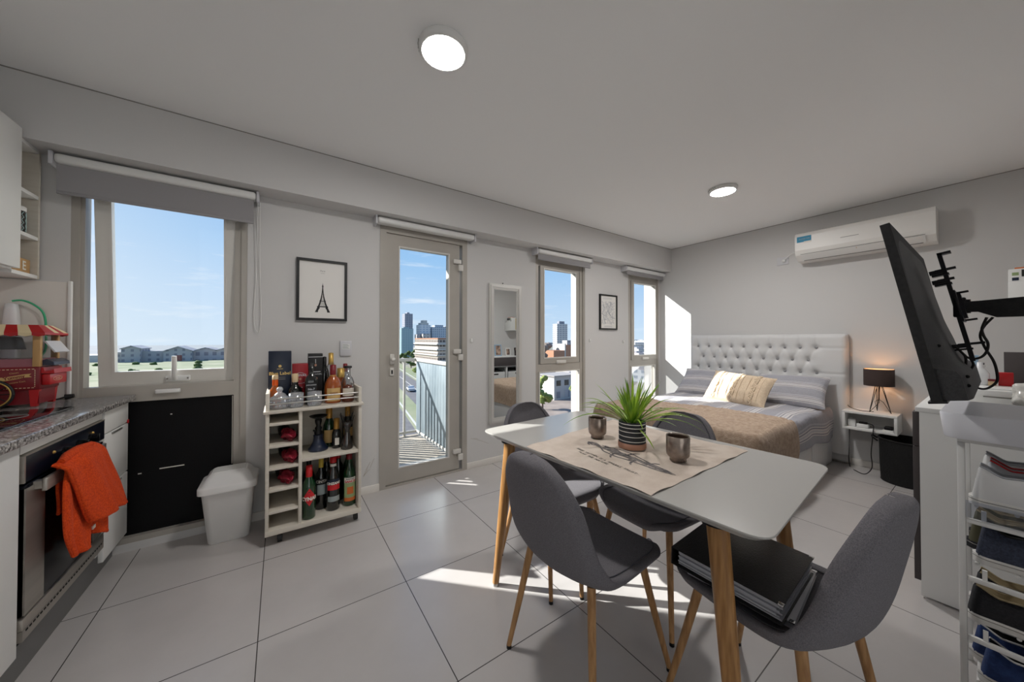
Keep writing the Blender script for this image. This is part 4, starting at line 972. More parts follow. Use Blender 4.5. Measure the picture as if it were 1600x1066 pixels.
# drawing: long sketched lizard-like animal, from far left to near right
def strk(a, pts, w0, w1, n=6):
    P_ = spline([(x,y,0) for x,y in pts], n); L = len(P_)
    for i in range(L-1):
        d = (P_[i+1]-P_[i]).normalized(); q = Vector((-d.y,d.x,0)); wa = lerp(w0,w1,i/(L-1)); wb = lerp(w0,w1,(i+1)/(L-1))
        a.add([P_[i]+q*wa,P_[i]-q*wa,P_[i+1]-q*wb,P_[i+1]+q*wb],[(0,1,2,3)])
def draw():
    a = MB()
    # endpoints in table coordinates
    A = Vector((1.165,1.075)); B = Vector((1.125,.672))
    ax = (B-A); nx = Vector((-ax.y,ax.x)).normalized()
    def q(s, w): p = A+ax*s+nx*w; return (p.x,p.y)
    out = [(0,.0),(.10,.012),(.2,.006),(.30,.035),(.45,.052),(.62,.042),(.78,.028),(.90,.022),(1,.012)]
    low = [(0,.0),(.10,-.010),(.2,-.004),(.32,-.028),(.48,-.030),(.62,-.020),(.78,-.012),(.90,-.010),(1,.002)]
    strk(a,[q(*p) for p in out],.004,.003); strk(a,[q(*p) for p in low],.004,.003)
    random.seed(5)
    for k in range(70):
        s = random.uniform(.02,.98); w = random.uniform(-1,1); c = lerp(.01,.032,math.sin(s*PI))
        strk(a,[q(s,w*c+.008),q(s+random.uniform(.03,.07),w*c*.8+.008),q(s+.09,w*c*.6+.006)],random.uniform(.0015,.0045),.0008,3)
    for s, w in ((.04,.02),(.02,-.02),(.42,-.055),(.66,-.05),(.5,.075),(.78,.05)):
        strk(a,[q(s,0),q(s+.02,w*.7),q(s+.06,w)],.006,.003,4)
    n_ = len(a.f)
    for s0, s1, w_ in ((.22,.42,.020),(.30,.62,.024),(.48,.80,.016),(.70,.96,.009)): strk(a,[q(s0,.010),q((s0+s1)/2,.013),q(s1,.010)],w_*.6,w_*.8,5)
    for k_ in range(n_, len(a.f)): a.m[k_] = 1
    on_cloth(a)
    for f_ in a.f[n_:]:
        for i_ in f_: a.v[i_].z -= .0005
    a.build('printed_drawing',['ink','ink_light'],RUN)
    b = MB()
    ex = Vector((ax.x,ax.y,0)).normalized(); ey = Vector((nx.x,nx.y,0))
    def ln(s, s0, w, size):
        p = A+ax*s0+nx*w; b.text(s, frame((p.x,p.y,0), ex, ey), size, 0, bold=.0007)
    if ey.x < 0: ey = -ey
    nxx = Vector((ey.x,ey.y))
    def ln(s, s0, w, size):
        p = A+ax*s0+nxx*w; b.text(s, frame((p.x,p.y,0), ex, ey), size, 0, bold=.0)
    ln('FREE  WITHIN  IS A  SPARKS  TRUST',.50,-.100,.020); ln('MUST  THE  NATURE',.40,-.122,.018)
    on_cloth(b).build('printed_words','ink_text',RUN)
    c = MB()
    strk(c,[(1.565,.905),(1.585,.86),(1.60,.83)],.004,.002); strk(c,[(1.58,.90),(1.59,.85)],.006,.003)
    on_cloth(c).build('printed_motif','ink',RUN)
draw()
# plant pot, cups
def pot():
    x, y, z = 1.268, .915, .7575
    t = thing('potted_plant','spiky green leafy plant in a black pot with white rings','plant',(x,y,z))
    MB().lathe([(0,0),(.0565,0),(.0575,.003),(.0575,.020),(.056,.021),(.056,.112),(.054,.114),(.050,.112),(.050,.095),(0,.095)],(x,y,z),40).build('pot','pot_black',t)
    MB().lathe([(.0568,.0),(.0585,.003),(.0585,.0225),(.0568,.024)],(x,y,z),40,caps=False).build('pot_base','terracotta',t)
    a = MB()
    for h in (.034,.054,.074,.091,.106): a.lathe([(.0562,h-.0016),(.0572,h),(.0562,h+.0016)],(x,y,z),40,caps=False)
    a.build('ring_stripe','pot_line',t)
    MB().lathe([(0,.101),(.03,.103),(.050,.098)],(x,y,z),24,caps=False).build('soil','soil',t)
    random.seed(11); a = MB()
    def leafblade(az, L, lift, droop, w, r0=.012):
        pts = []; n = 12
        for i in range(n+1):
            s = i/n; r = r0+L*(s*math.cos(lift)+droop*.35*s*s); h = L*(s*math.sin(lift)-droop*s*s*s*.62)
            pts.append(Vector((x+r*math.cos(az), y+r*math.sin(az), z+.095+h)))
        side = Vector((-math.sin(az), math.cos(az), 0)); vs = []
        for i, p in enumerate(pts):
            s = i/n; ww = w*(.55+.9*s)*(1-s**3.2) if s < 1 else .0003; ww = max(ww,.0004)
            up = Vector((0,0,1))*ww*.35
            vs += [p-side*ww+up, p-Vector((0,0,ww*.25)), p+side*ww+up]
        a.add(vs,[(i*3+j,i*3+j+1,i*3+j+4,i*3+j+3) for i in range(n) for j in range(2)],0,True)
    for k in range(42):
        leafblade(random.uniform(0,2*PI), random.uniform(.15,.24), random.uniform(.95,1.5), random.uniform(.0,.35), random.uniform(.0042,.0062), random.uniform(.002,.02))
    for k in range(18):
        leafblade(2*PI*k/18+random.uniform(-.2,.2), random.uniform(.17,.25), random.uniform(.45,.95), random.uniform(.3,.75), random.uniform(.004,.006), random.uniform(.006,.02))
    # the long drooping blades seen in the photo
    for az, L, li, dr in ((2.55,.245,.55,.85),(-.75,.24,.40,.85),(-.55,.25,.60,.55),(-3.6,.25,.85,.6),(-.35,.22,.8,.4),(-1.95,.115,-.2,.5),(2.2,.23,.9,.55),(-.95,.21,.65,.6)):
        leafblade(az,L,li,dr,.006,.02)
    a.build('leaves','leaf',t)
pot()
def cup(x, y, label):
    z = .7575; t = thing('ceramic_cup',label,'cup',(x,y,z),'bronze cups on the table')
    MB().lathe([(0,.0),(.030,0),(.030,.010),(.034,.014),(.041,.022),(.0425,.034),(.0425,.094),(.0415,.096),(.039,.094),(.039,.03),(.030,.018),(0,.016)],(x,y,z),40).build('body','cup_glaze',t)
    MB().lathe([(.0384,.09),(.0384,.03),(.029,.0185),(0,.0170)],(x,y,z),40,caps=False).build('glazed_inside','cup_inside',t)
cup(1.254,1.098,'bronze glazed cup left of the plant pot'); cup(1.272,.712,'bronze glazed cup right of the plant pot')

# ------------------------------------------------------------------ dining chairs
def make_chair(loc, rz, label):
    t = thing('dining_chair',label,'chair',(0,0,0),'grey upholstered chairs round the table')
    prof = spline([(.222,0,.418),(.212,0,.440),(.185,0,.450),(.10,0,.446),(0,0,.438),(-.095,0,.436),(-.155,0,.447),(-.200,0,.485),(-.228,0,.555),(-.250,0,.655),(-.268,0,.755),(-.280,0,.835)],5)
    # arc-length table
    L = [0]
    for p, q in zip(prof, prof[1:]): L.append(L[-1]+(q-p).length)
    tot = L[-1]
    def at(u):
        s = u*tot
        for i in range(len(L)-1):
            if s <= L[i+1]+1e-9:
                f = (s-L[i])/(L[i+1]-L[i]); d = (prof[i+1]-prof[i]).normalized()
                return prof[i].lerp(prof[i+1], f), Vector((d.z,0,-d.x))*1.0
        return prof[-1], Vector((0,0,0))
    def half(u):
        w = interp([(0,.200),(.12,.222),(.35,.228),(.50,.222),(.62,.205),(.8,.185),(1,.165)], u)
        f = 1
        if u < .16: f = (1-((.16-u)/.16)**2.6)**(1/2.6)
        if u > .76: f = (1-((u-.76)/.24)**2.4)**(1/2.4)
        return w*max(f,.02)
    def inner(u, v, k=1.0, lift=0):
        p, nrm = at(u); p2, _ = at(min(1,u+.02)); p1, _ = at(max(0,u-.02)); d = (p2-p1).normalized(); nn = Vector((d.z,0,-d.x))
        if nn.z < 0 and u < .5: nn = -nn
        if u >= .5 and nn.x < 0: nn = -nn
        c = interp([(0,.0),(.15,.010),(.4,.028),(.55,.052),(.75,.045),(1,.018)], u)
        y = half(u)*k*v
        return p+Vector((0,y,0))+nn*(c*v*v+lift)
    NU, NV = 60, 20
    uu = [(.5-.5*math.cos(PI*i/NU))*.55+.45*i/NU for i in range(NU+1)]
    up = [[inner(uu[i], -1+2*j/NV) for j in range(NV+1)] for i in range(NU+1)]
    def norm(i, j):
        i = min(max(i,5),NU-6)
        i0, i1 = max(0,i-1), min(NU,i+1); j0, j1 = max(0,j-1), min(NV,j+1)
        n_ = (up[i1][j]-up[i0][j]).cross(up[i][j1]-up[i][j0]); return n_.normalized() if n_.length > 1e-9 else Vector((0,0,1))
    sg = -1 if norm(NU//4, NV//2).z > 0 else 1
    lo = []
    for i in range(NU+1):
        r = []
        for j in range(NV+1):
            v = -1+2*j/NV; e = min(1, (1-abs(v))*5, uu[i]*tot/.03, (1-uu[i])*tot/.03); th = .006+.028*math.sqrt(max(0,e*(2-e)))
            r.append(up[i][j]+norm(i,j)*sg*th)
        lo.append(r)
    a = MB(); w = NV+1
    vs = [p for r in up for p in r]+[p for r in lo for p in r]; o = (NU+1)*w
    fs = [(i*w+j,(i+1)*w+j,(i+1)*w+j+1,i*w+j+1) for i in range(NU) for j in range(NV)]
    fs += [tuple(o+q for q in f[::-1]) for f in fs]
    for i in range(NU):
        for j in (0, NV): fs.append((i*w+j, i*w+j+o, (i+1)*w+j+o, (i+1)*w+j))
    for j in range(NV):
        for i in (0, NU): fs.append((i*w+j, i*w+j+1, i*w+j+1+o, i*w+j+o))
    a.add(vs, fs, 0, True); sh = a.build('seat_shell','fabric',t)
    sm = MB(); ring = []
    def edge(k):
        pts = []
        for i in range(1,60): pts.append(inner(.030+.955*(.5-.5*math.cos(PI*i/60)), k, 1, .003))
        return pts
    e1 = edge(.86); e2 = edge(-.86)
    sm.tube(e1,.002,5).tube(e2,.002,5)
    sm.build('piping','fabric_seam',t)
    for sx, sy in ((1,1),(1,-1),(-1,1),(-1,-1)):
        tp = Vector((sx*.135-.01, sy*.150, .425)); ft = Vector((sx*.212, sy*.213, 0))
        d = (ft-tp)
        l_ = MB().tube([tp, tp+d*.5, ft+Vector((0,0,.012))-d*.0],[.0145,.0125,.0095],14); lg = l_.build('leg','wood_leg',t)
        MB().cyl(ft+Vector((0,0,.013)), ft, .0098, .0100, 12).build('foot_cap','dark_metal',lg)
    t.location = loc; t.rotation_euler = (0,0,rz)
    return t
ch = make_chair((.975,.912,0), .03, 'grey fabric chair with its back to the oven, nearest on the left of the table')
copy_tree(ch,(1.255,1.405,0),-PI/2,'grey fabric chair tucked under the table end nearest the windows')
copy_tree(ch,(1.515,.965,0),PI-.02,'grey fabric chair on the bed side of the table')
copy_tree(ch,(1.285,.425,0),PI/2-.13,'grey fabric chair carrying black ring binders')
# binders on the near chair
def binder(name, label, c, ex, ey, L, Wd, zb, th, cover, flap=0):
    t = thing(name, label, 'binder', (c[0],c[1],zb), 'ring binders stacked on a chair')
    F = frame((c[0],c[1],zb), ex, ey)
    def mk(nm, mt, *bx, bev=.002):
        a = MB(); a.T = F
        for q in bx: a.box(*q, bev=bev)
        return a.build(nm, mt, t)
    mk('back_cover',cover,(-L/2,L/2,-Wd/2,Wd/2,0,.003),bev=.001); mk('front_cover',cover,(-L/2,L/2,-Wd/2,Wd/2,th-.003,th),bev=.001)
    mk('spine',cover,(-L/2,L/2,Wd/2-.003,Wd/2,0,th),bev=.001)
    a = MB(); a.T = F
    for k in range(9):
        z = .005+k*(th-.012)/9; s_ = .004*math.sin(k*2.3)
        a.box(-L/2+.012+s_,L/2-.008+s_*2,-Wd/2+.004+.006*(k%3),Wd/2-.02,z,z+(th-.012)/9-.0008)
    a.build('paper_sheets','plastic_sleeve',t)
    for s_ in (-1,1):
        q = MB(); q.T = F; q.box(s_*(L/2-.012),s_*(L/2+.0006),-Wd/2-.0006,-Wd/2+.012,th-.0035,th+.0006,bev=.0005); q.build('corner_guard','chrome',t)
    return t
binder('ring_binder','lower grey document folder under the black binder on the chair',(1.262,.462),Vector((.996,.09,0)),Vector((-.09,.996,.02)),.315,.27,.462,.018,'plastic_sleeve')
binder('ring_binder','black ring binder full of clear sleeves on top of the chair',(1.232,.482),Vector((.997,.05,0)),Vector((-.05,.997,.04)),.325,.295,.484,.055,'leatherette')
# ------------------------------------------------------------------ bed
BX0, BX1, BY0, BY1, BT = 2.68, 4.52, .955, 2.335, .535
t = thing('bed_base','light grey upholstered box bed base with a drawer under the striped cover','bed',(3.6,1.65,0))
MB().box(BX0,BX1,BY0,BY1,.012,.36,bev=.012).build('base_box','upholstery',t)
MB().box(BX0+.25,BX0+1.15,BY0-.006,BY0+.01,.05,.30,bev=.004).box(BX0+1.2,BX1-.06,BY0-.006,BY0+.01,.05,.30,bev=.004).build('drawer_front','upholstery',t)
o = MB().box(BX0+.02,BX1-.005,BY0+.012,BY1-.012,.36,BT-.012,bev=.04,seg=4).build('mattress','white_satin'); tagged(o,'thick white mattress between the grey bed base and the striped cover','mattress')
# tufted headboard
t = thing('headboard','pale grey button-tufted headboard against the bed wall','headboard',(4.59,1.61,0))
HY0, HY1, HT = .845, 2.372, 1.285
BUT = []
for r in range(6):
    z = 1.142-r*.130
    n_ = 10 if r % 2 == 0 else 9
    for k in range(n_): BUT.append((2.273-(k+(0 if r%2==0 else .5))*.1328, z))
def hb(u, v):
    y = lerp(HY0,HY1,u); z = lerp(.10,HT,v); d = .052
    e = min(u*(HY1-HY0),(1-u)*(HY1-HY0),(HT-z)); 
    if e < .045: d *= math.sqrt(max(0,1-(1-e/.045)**2))*.9+.1
    dip = 0; crease = 0
    if 1.03 < y+.0 < 2.30 or True:
        near = sorted(((y-b)**2+(z-c)**2, b, c) for b, c in BUT)[:4]
        r2 = near[0][0]; dip = .034*math.exp(-r2/.00060)+.014*math.exp(-r2/.0045)
        # diagonal creases between neighbouring buttons
        for q in range(1,4):
            b0, c0 = near[0][1:]; b1, c1 = near[q][1:]
            if abs(abs(b1-b0)-.0664) < .02 and abs(abs(c1-c0)-.130) < .02:
                dx, dz = b1-b0, c1-c0; L_ = math.hypot(dx,dz); tt = ((y-b0)*dx+(z-c0)*dz)/L_/L_
                if 0 <= tt <= 1:
                    h = abs((y-b0)*dz-(z-c0)*dx)/L_; crease = max(crease,.006*math.exp(-(h/.010)**2))
        if z > 1.142:
            for k in range(10):
                h = abs(y-(2.273-k*.1328)); crease = max(crease,.006*math.exp(-(h/.009)**2))
        if y < 1.078 or y > 2.273:
            for c in (1.142,.882): crease = max(crease,.007*math.exp(-((z-c)/.008)**2))
    return (4.595-d+dip*.8+crease, y, z)
a = MB().grid(hb, 150, 104); a.build('tufted_front','upholstery',t)
MB().box(4.592,4.648,HY0+.001,HY1-.001,.02,HT-.002,bev=.012).build('back_frame','upholstery',t)
bn = MB()
for b, c in BUT:
    if c > .70:
        q = MB().sphere((4.5735,b,c),.0135,0,10,(.5,1,1)); q.build('button','button',t)
# duvet and throw draped over a box
def drape(px, py, x0, x1, y0, y1, zt, seed, amp=.006, out=.035):
    cx = min(max(px,x0),x1); cy = min(max(py,y0),y1); dx, dy = px-cx, py-cy; d = math.hypot(dx,dy)
    n_ = noise.noise((px*3.1+seed,py*3.1,seed)); n2 = noise.noise((px*9,py*9+seed,2))
    x, y, z = px, py, zt+amp*2.2*n_+amp*.9*n2
    ed = min(px-x0, x1-px, py-y0, y1-py)
    if d > 0:
        ux, uy = dx/d, dy/d; o_ = out*(1-math.exp(-d/.045)); o_ += .012*math.sin(px*13+py*9+seed)*min(1,d*4)
        x = cx+ux*o_; y = cy+uy*o_; z = zt-max(0,d-.02)-.01+amp*n_
    else:
        z -= .022*math.exp(-ed/.03)
    return Vector((x,y,z))
a = MB()
def dv(u, v):
    px = lerp(2.95,4.47,u); py = lerp(BY0-.245-.02*math.sin(u*9)-.02*u, BY1+.20, v)
    return drape(px,py,2.6,4.60,BY0+.02,BY1-.01,BT+.022,3.3,.007)
a.grid(dv,90,96,0,True,uv=lambda u,v:(lerp(2.95,4.47,u), lerp(BY0-.265,BY1+.20,v)))
o = a.build('duvet','duvet_stripe'); tagged(o,'grey and white striped cover spread over the bed','bed cover')
m_ = o.modifiers.new('thick','SOLIDIFY'); m_.thickness = .012; m_.offset = 1
a = MB()
def th(u, v):
    px = lerp(BX0-.27,3.37+.05*math.sin(v*7)+.03*math.sin(v*17)-.05*(1-v),u); py = lerp(BY0-.27-.02*math.sin(u*7),BY1+.24,v)
    p = drape(px,py,BX0+.015,4.0,BY0+.015,BY1-.005,BT+.042,8.1,.009,.056)
    p.z += .006*noise.noise((px*40,py*40,3)); return p
a.grid(th,90,120,0,True)
o = a.build('throw_blanket','throw'); tagged(o,'fluffy beige throw blanket across the foot of the bed','blanket')
m_ = o.modifiers.new('thick','SOLIDIFY'); m_.thickness = .018; m_.offset = 0
def pillow(name, label, M, w, h, th_, mt, group, ext=None, uvs=1):
    a = MB(); a.T = M
    def fn(sg):
        def f(u, v):
            x = -1+2*u; y = -1+2*v
            k = max(0,(1-abs(x)**3.2)*(1-abs(y)**3.2))**.55
            pin = 1-.07*(1-abs(x)**2)*abs(y)**3; pin2 = 1-.07*(1-abs(y)**2)*abs(x)**3
            wr = .010*noise.noise((x*2.2+w*9,y*2.6,sg*3))*k
            return Vector((x*w/2*pin2, y*h/2*pin, sg*(th_/2*k+wr)))
        return f
    for sg in (1,-1): a.grid(fn(sg),36,30,0,True,uv=lambda u,v:(u*w,v*h*uvs))
    if ext: ext(a, fn(1))
    o = a.build(name, mt); tagged(o,label,'pillow',group); return o
def lean(x, y, z, tilt, yaw=0, roll=0):
    """pillow standing: local x -> along the headboard (-Y), local y -> up, normal -> towards the foot (-X)"""
    R = Matrix(((0,0,-1,0),(-1,0,0,0),(0,1,0,0),(0,0,0,1)))
    return Matrix.Translation((x,y,z)) @ Matrix.Rotation(yaw,4,'Z') @ Matrix.Rotation(tilt,4,'Y') @ R @ Matrix.Rotation(roll,4,'Z')
pillow('pillow','grey striped pillow at the right of the headboard',lean(4.33,1.235,.705,.80,0,.03),.60,.41,.15,'pillow_stripe','striped pillows',uvs=1.0)
pillow('pillow','grey striped pillow at the window side of the headboard',lean(4.30,2.03,.70,.86,.08,-.02),.64,.44,.15,'pillow_stripe','striped pillows',uvs=1.0)
def cables(a, f):
    pass
KM = lean(3.985,1.578,.705,.62,-.10,-.07)
pk = pillow('cushion','cream cable-knit cushion in front of the striped pillows',KM,.62,.37,.17,'knit',None)
pk['category'] = 'cushion'
a = MB(); a.T = KM
def surf(x, y):
    k = max(0,(1-abs(x)**3.2)*(1-abs(y)**3.2))**.55
    return Vector((x*.30*(1-.07*(1-abs(y)**2)*abs(x)**3), y*.18*(1-.07*(1-abs(x)**2)*abs(y)**3), .085*k+.004))
for x0 in (-.62,.02,.62):
    for s_ in (0, PI, PI/2):
        a.tube([surf(x0+.055*math.sin(k*.62+s_), -.93+1.86*k/40)+Vector((0,0,.004*math.cos(k*1.24+s_))) for k in range(41)],.008,6)
for x0 in (-.80,-.44,-.16,.2,.44,.80): a.tube([surf(x0, -.95+1.9*k/24) for k in range(25)],.0035,5)
cb = a.build('cable_braid','knit',pk)
# bed-side shelf, lamp, small things
NX, NYa, NYb, NZa, NZb = 4.395, .508, .856, .388, .558
t = thing('wall_shelf_box','white wall-hung bedside box shelf right of the headboard','bedside shelf',(4.52,.68,NZa))
MB().box(NX,XR,NYa,NYb,NZb-.020,NZb,bev=.002).box(NX,XR,NYa,NYb,NZa,NZa+.020,bev=.002).box(NX,XR,NYa,NYa+.020,NZa+.019,NZb-.019,bev=.002).box(NX,XR,NYb-.020,NYb,NZa+.019,NZb-.019,bev=.002).build('box_frame','white_satin',t)
MB().box(XR-.012,XR-.001,NYa+.019,NYb-.019,NZa+.019,NZb-.019).build('back_panel','white_satin',t)
LX, LY = 4.52, .632
t = thing('table_lamp','small lamp with dark brown drum shade and black wire tripod on the bedside shelf','lamp',(LX,LY,NZb))
MB().lathe([(.0985,.245),(.0985,.398),(.0965,.398),(.0965,.245)],(LX,LY,NZb),40,caps=False).lathe([(.0955,.2455),(.0955,.3975)],(LX,LY,NZb),40,1,caps=False).build('lamp_shade',['lamp_shade','lamp_shade_inner'],t)
a = MB()
for an in (.3,.3+2*PI/3,.3+4*PI/3):
    f1_ = (LX+.078*math.cos(an),LY+.078*math.sin(an),NZb+.003); tpa = (LX+.022*math.cos(an-.5),LY+.022*math.sin(an-.5),NZb+.25); tpb = (LX+.022*math.cos(an+.5),LY+.022*math.sin(an+.5),NZb+.25); md = (LX+.03*math.cos(an+.9),LY+.03*math.sin(an+.9),NZb+.095)
    a.tube([tpa,f1_],.0024,6).tube([tpb,f1_],.0024,6).tube([f1_,md,(LX,LY,NZb+.12)],.0022,6)
a.tube([(LX,LY,NZb+.12),(LX,LY,NZb+.26)],.004,8).build('wire_tripod','wire',t)
a = MB().cyl((LX,LY,NZb+.25),(LX,LY,NZb+.285),.016,n=14)
for k in range(3): a.tube([(LX,LY,NZb+.262),(LX+.096*math.cos(k*2.1),LY+.096*math.sin(k*2.1),NZb+.262)],.0018,5)
a.build('socket','wire',t)
MB().sphere((LX,LY,NZb+.303),.026,0,14,(1,1,1.15)).build('bulb','bulb',t)
MB().tube(spline([(LX-.03,LY+.03,NZb+.006),(4.47,.74,NZb+.005),(4.48,.81,NZb+.02),(4.52,.838,NZb+.035),(4.60,.852,NZb+.012),(4.615,.866,NZb-.05),(4.62,.868,.30)],8),.003,6).build('cord','cable',t)
t = thing('power_strip','white plug adapter and power strip inside the bedside shelf','power strip',(4.50,.77,NZa+.02))
MB().box(4.45,4.53,.775,.828,NZa+.0205,NZa+.085,bev=.006).build('adapter','white_plastic',t)
MB().box(4.44,4.49,.69,.768,NZa+.0205,NZa+.055,bev=.005).build('strip_body','white_plastic',t)
MB().box(4.45,4.485,.70,.755,NZa+.055,NZa+.072,bev=.005).tube(spline([(4.46,.70,NZa+.065),(4.43,.66,NZa+.06),(4.385,.65,NZa+.035),(4.375,.655,.34),(4.38,.665,.2),(4.37,.66,.08),(4.36,.70,.012),(4.42,.77,.006),(4.56,.84,.02),(4.60,.845,.35)],8),.0036,6).build('plug_cable','cable',t)
t = thing('small_device','small dark handheld device on a white box inside the bedside shelf','device',(4.45,.56,NZa+.02))
MB().box(4.415,4.50,.535,.60,NZa+.0205,NZa+.036,bev=.002).build('base_box','white_plastic',t)
MB().box(4.425,4.49,.54,.592,NZa+.0365,NZa+.062,bev=.004).build('device_body','dark_metal',t)
# laundry basket
t = thing('laundry_basket','black fabric laundry basket under the bedside shelf','laundry basket',(4.42,.445,0))
def bask(u, v):
    an = v*2*PI; r = (.168+.012*u)*(1+.012*math.sin(an*7+u*6)*(u))
    return (4.42+r*math.cos(an), .448+r*math.sin(an)*.98, .365*u)
MB().grid(bask,12,40).lathe([(.0,.003),(.168,.003)],(4.42,.448,0),40,caps=False).lathe([(.150,.20),(.150,.21),(0,.24)],(4.42,.448,0),32,caps=False).build('body','basket_black',t)
MB().tube([bask(1,k/40) for k in range(41)],.007,6).build('rim','basket_black',t)
MB().tube(spline([(4.36,.622,.33),(4.35,.650,.36),(4.37,.655,.375),(4.41,.632,.35)],6),.006,6).build('handle_loop','basket_black',t)
# ------------------------------------------------------------------ sideboard, television, shoe rack on the right
DX0, DX1, DY0, DY1, DZ = 2.517, 4.20, -.245, .222, .902
t = thing('sideboard','long white sideboard with dark grey fronts behind the television','sideboard',(3.36,0,0))
MB().box(DX0-.004,DX1,DY0,DY1+.012,DZ-.022,DZ,bev=.002).build('top_board','white_satin',t)
MB().box(DX0,DX0+.02,DY0,DY1,.012,DZ-.022,bev=.001).build('side_panel','white_satin',t); MB().box(DX1-.02,DX1,DY0,DY1,.012,DZ-.022,bev=.001).build('side_panel','white_satin',t)
MB().box(DX0+.02,DX1-.02,DY0,DY0+.012,.03,DZ-.022).build('back_panel','white_satin',t)
for x in (3.19,3.665): MB().box(x,x+.018,DY0+.012,DY1,.05,.70,bev=.001).build('divider','white_satin',t)
for z in (.05,.372,.695): MB().box(DX0+.02,DX1-.02,DY0+.012,DY1-.002,z,z+.018,bev=.001).build('inner_shelf','white_satin',t)
for x0, x1 in ((DX0+.001,3.36),(3.364,DX1)): MB().box(x0,x1,DY1+.001,DY1+.021,.716,.878,bev=.002).build('drawer_front','charcoal_board',t)
MB().box(DX0+.001,3.20,DY1+.001,DY1+.021,.078,.712,bev=.002).build('door','charcoal_board',t)
for x0, x1, lb in ((3.225,3.64,'white lidded storage box in the left open bay of the sideboard'),(3.70,4.16,'white lidded storage box in the right open bay of the sideboard')):
    b = thing('storage_box',lb,'box',((x0+x1)/2,0,.3905),'storage boxes in the sideboard')
    a = MB()
    for q in ((x0,x1,DY1-.022,DY1-.014,.391,.60),(x0,x1,DY0+.05,DY0+.058,.391,.60),(x0,x0+.008,DY0+.05,DY1-.014,.391,.60),(x1-.008,x1,DY0+.05,DY1-.014,.391,.60),(x0,x1,DY0+.05,DY1-.014,.391,.398)): a.box(*q)
    a.build('body','white_plastic',b)
    MB().box((x0+x1)/2-.05,(x0+x1)/2+.05,DY1-.0138,DY1-.012,.545,.57,bev=.0006).build('grip_hole','dark_gap',b)
    MB().box(x0+.02,x1-.02,DY0+.07,DY1-.03,.40,.63,bev=.03).build('folded_clothes','black_matte',b)
def photo(x, y, w, h, mt, fr, label, rz=0):
    p = thing('photo_frame',label,'photo frame',(x,y,DZ),'photo frames on the sideboard')
    M = Matrix.Translation((x,y,DZ+.001)) @ Matrix.Rotation(rz,4,'Z') @ Matrix.Rotation(.12,4,'X')
    a = MB(); a.T = M; a.ring(-w/2,w/2,0,h,.018,0,.016); a.build('frame_border',fr,p)
    a = MB(); a.T = M; a.box(-w/2+.016,w/2-.016,.004,.010,.016,h-.016); a.build('photograph',mt,p)
    a = MB(); a.T = M; a.box(-.02,.02,-.004,.0,h*.5,h*.6); a.T = None; a.tube([(x,y-.004,DZ+h*.55),(x,y-.07,DZ+.004)],.005,6); a.build('easel_leg','dark_metal',p)
photo(3.545,.10,.155,.225,'photo_dark','photo_blue','pale blue framed photo at the left of the sideboard seen in the mirror')
photo(3.79,.08,.125,.155,'photo_dark','white_satin','white framed photo in the middle of the sideboard seen in the mirror',-.12)
photo(4.02,.08,.13,.16,'photo_dark','black','black framed photo at the right of the sideboard seen in the mirror')
# things on the near part of the sideboard
t = thing('printer','flat white boxy printer under the hanging cables on the sideboard','printer',(3.04,-.03,DZ))
MB().box(2.92,3.24,-.13,.096,DZ+.001,DZ+.072,bev=.006).build('body','white_satin',t); MB().box(2.94,3.22,-.12,.085,DZ+.0725,DZ+.078,bev=.002).build('lid','white_plastic',t)
MB().box(2.9175,2.9195,-.10,.05,DZ+.034,DZ+.040).build('paper_slot','line_grey',t)
t = thing('glass_bottle','empty pale bottle standing on the flat white printer','bottle',(3.12,.052,DZ+.068))
MB().lathe([(0,0),(.030,0),(.032,.006),(.031,.062),(.020,.082),(.011,.092),(.010,.122),(.0,.122)],(3.13,.062,DZ+.0785),24).build('body','kettle_white',t)
o = MB().box(3.14,3.20,-.040,.006,DZ+.0785,DZ+.148,bev=.002).build('small_box','red'); tagged(o,'small bright red box on the white printer','box')
t = thing('jar_group','little brown and cream cosmetic jar between the bottle and red box','jar',(3.14,.0,DZ+.068))
MB().lathe([(0,0),(.014,0),(.015,.003),(.015,.024),(0,.024)],(3.12,.026,DZ+.0785),16).build('body','cork',t); MB().lathe([(.0155,.0),(.0155,.010),(0,.011)],(3.12,.026,DZ+.1025),16).build('lid','red_dark',t)
t.name = 'cosmetic_jar'
t = thing('framed_board','dark grey rectangular board standing behind the plastic bag','board',(3.28,-.12,DZ))
MB().box(3.27,3.292,-.235,-.012,DZ+.001,DZ+.255,bev=.002).build('panel','charcoal_board',t); MB().box(3.292,3.33,-.16,-.10,DZ+.001,DZ+.02,bev=.002).build('foot','dark_metal',t)
a = MB(); a.sphere((2.80,-.108,DZ+.066),.085,0,44,(1.0,.95,.85),.34,2.6)
for p in a.v: p.z = max(p.z, DZ+.0065)
o = a.build('plastic_bag','bag_plastic'); tagged(o,'crumpled translucent plastic bag on the sideboard','bag')
o = MB().box(2.66,2.89,-.22,.03,DZ+.001,DZ+.006,bev=.002).build('magazine','charcoal_board'); tagged(o,'thin dark magazine lying under the plastic bag','magazine')
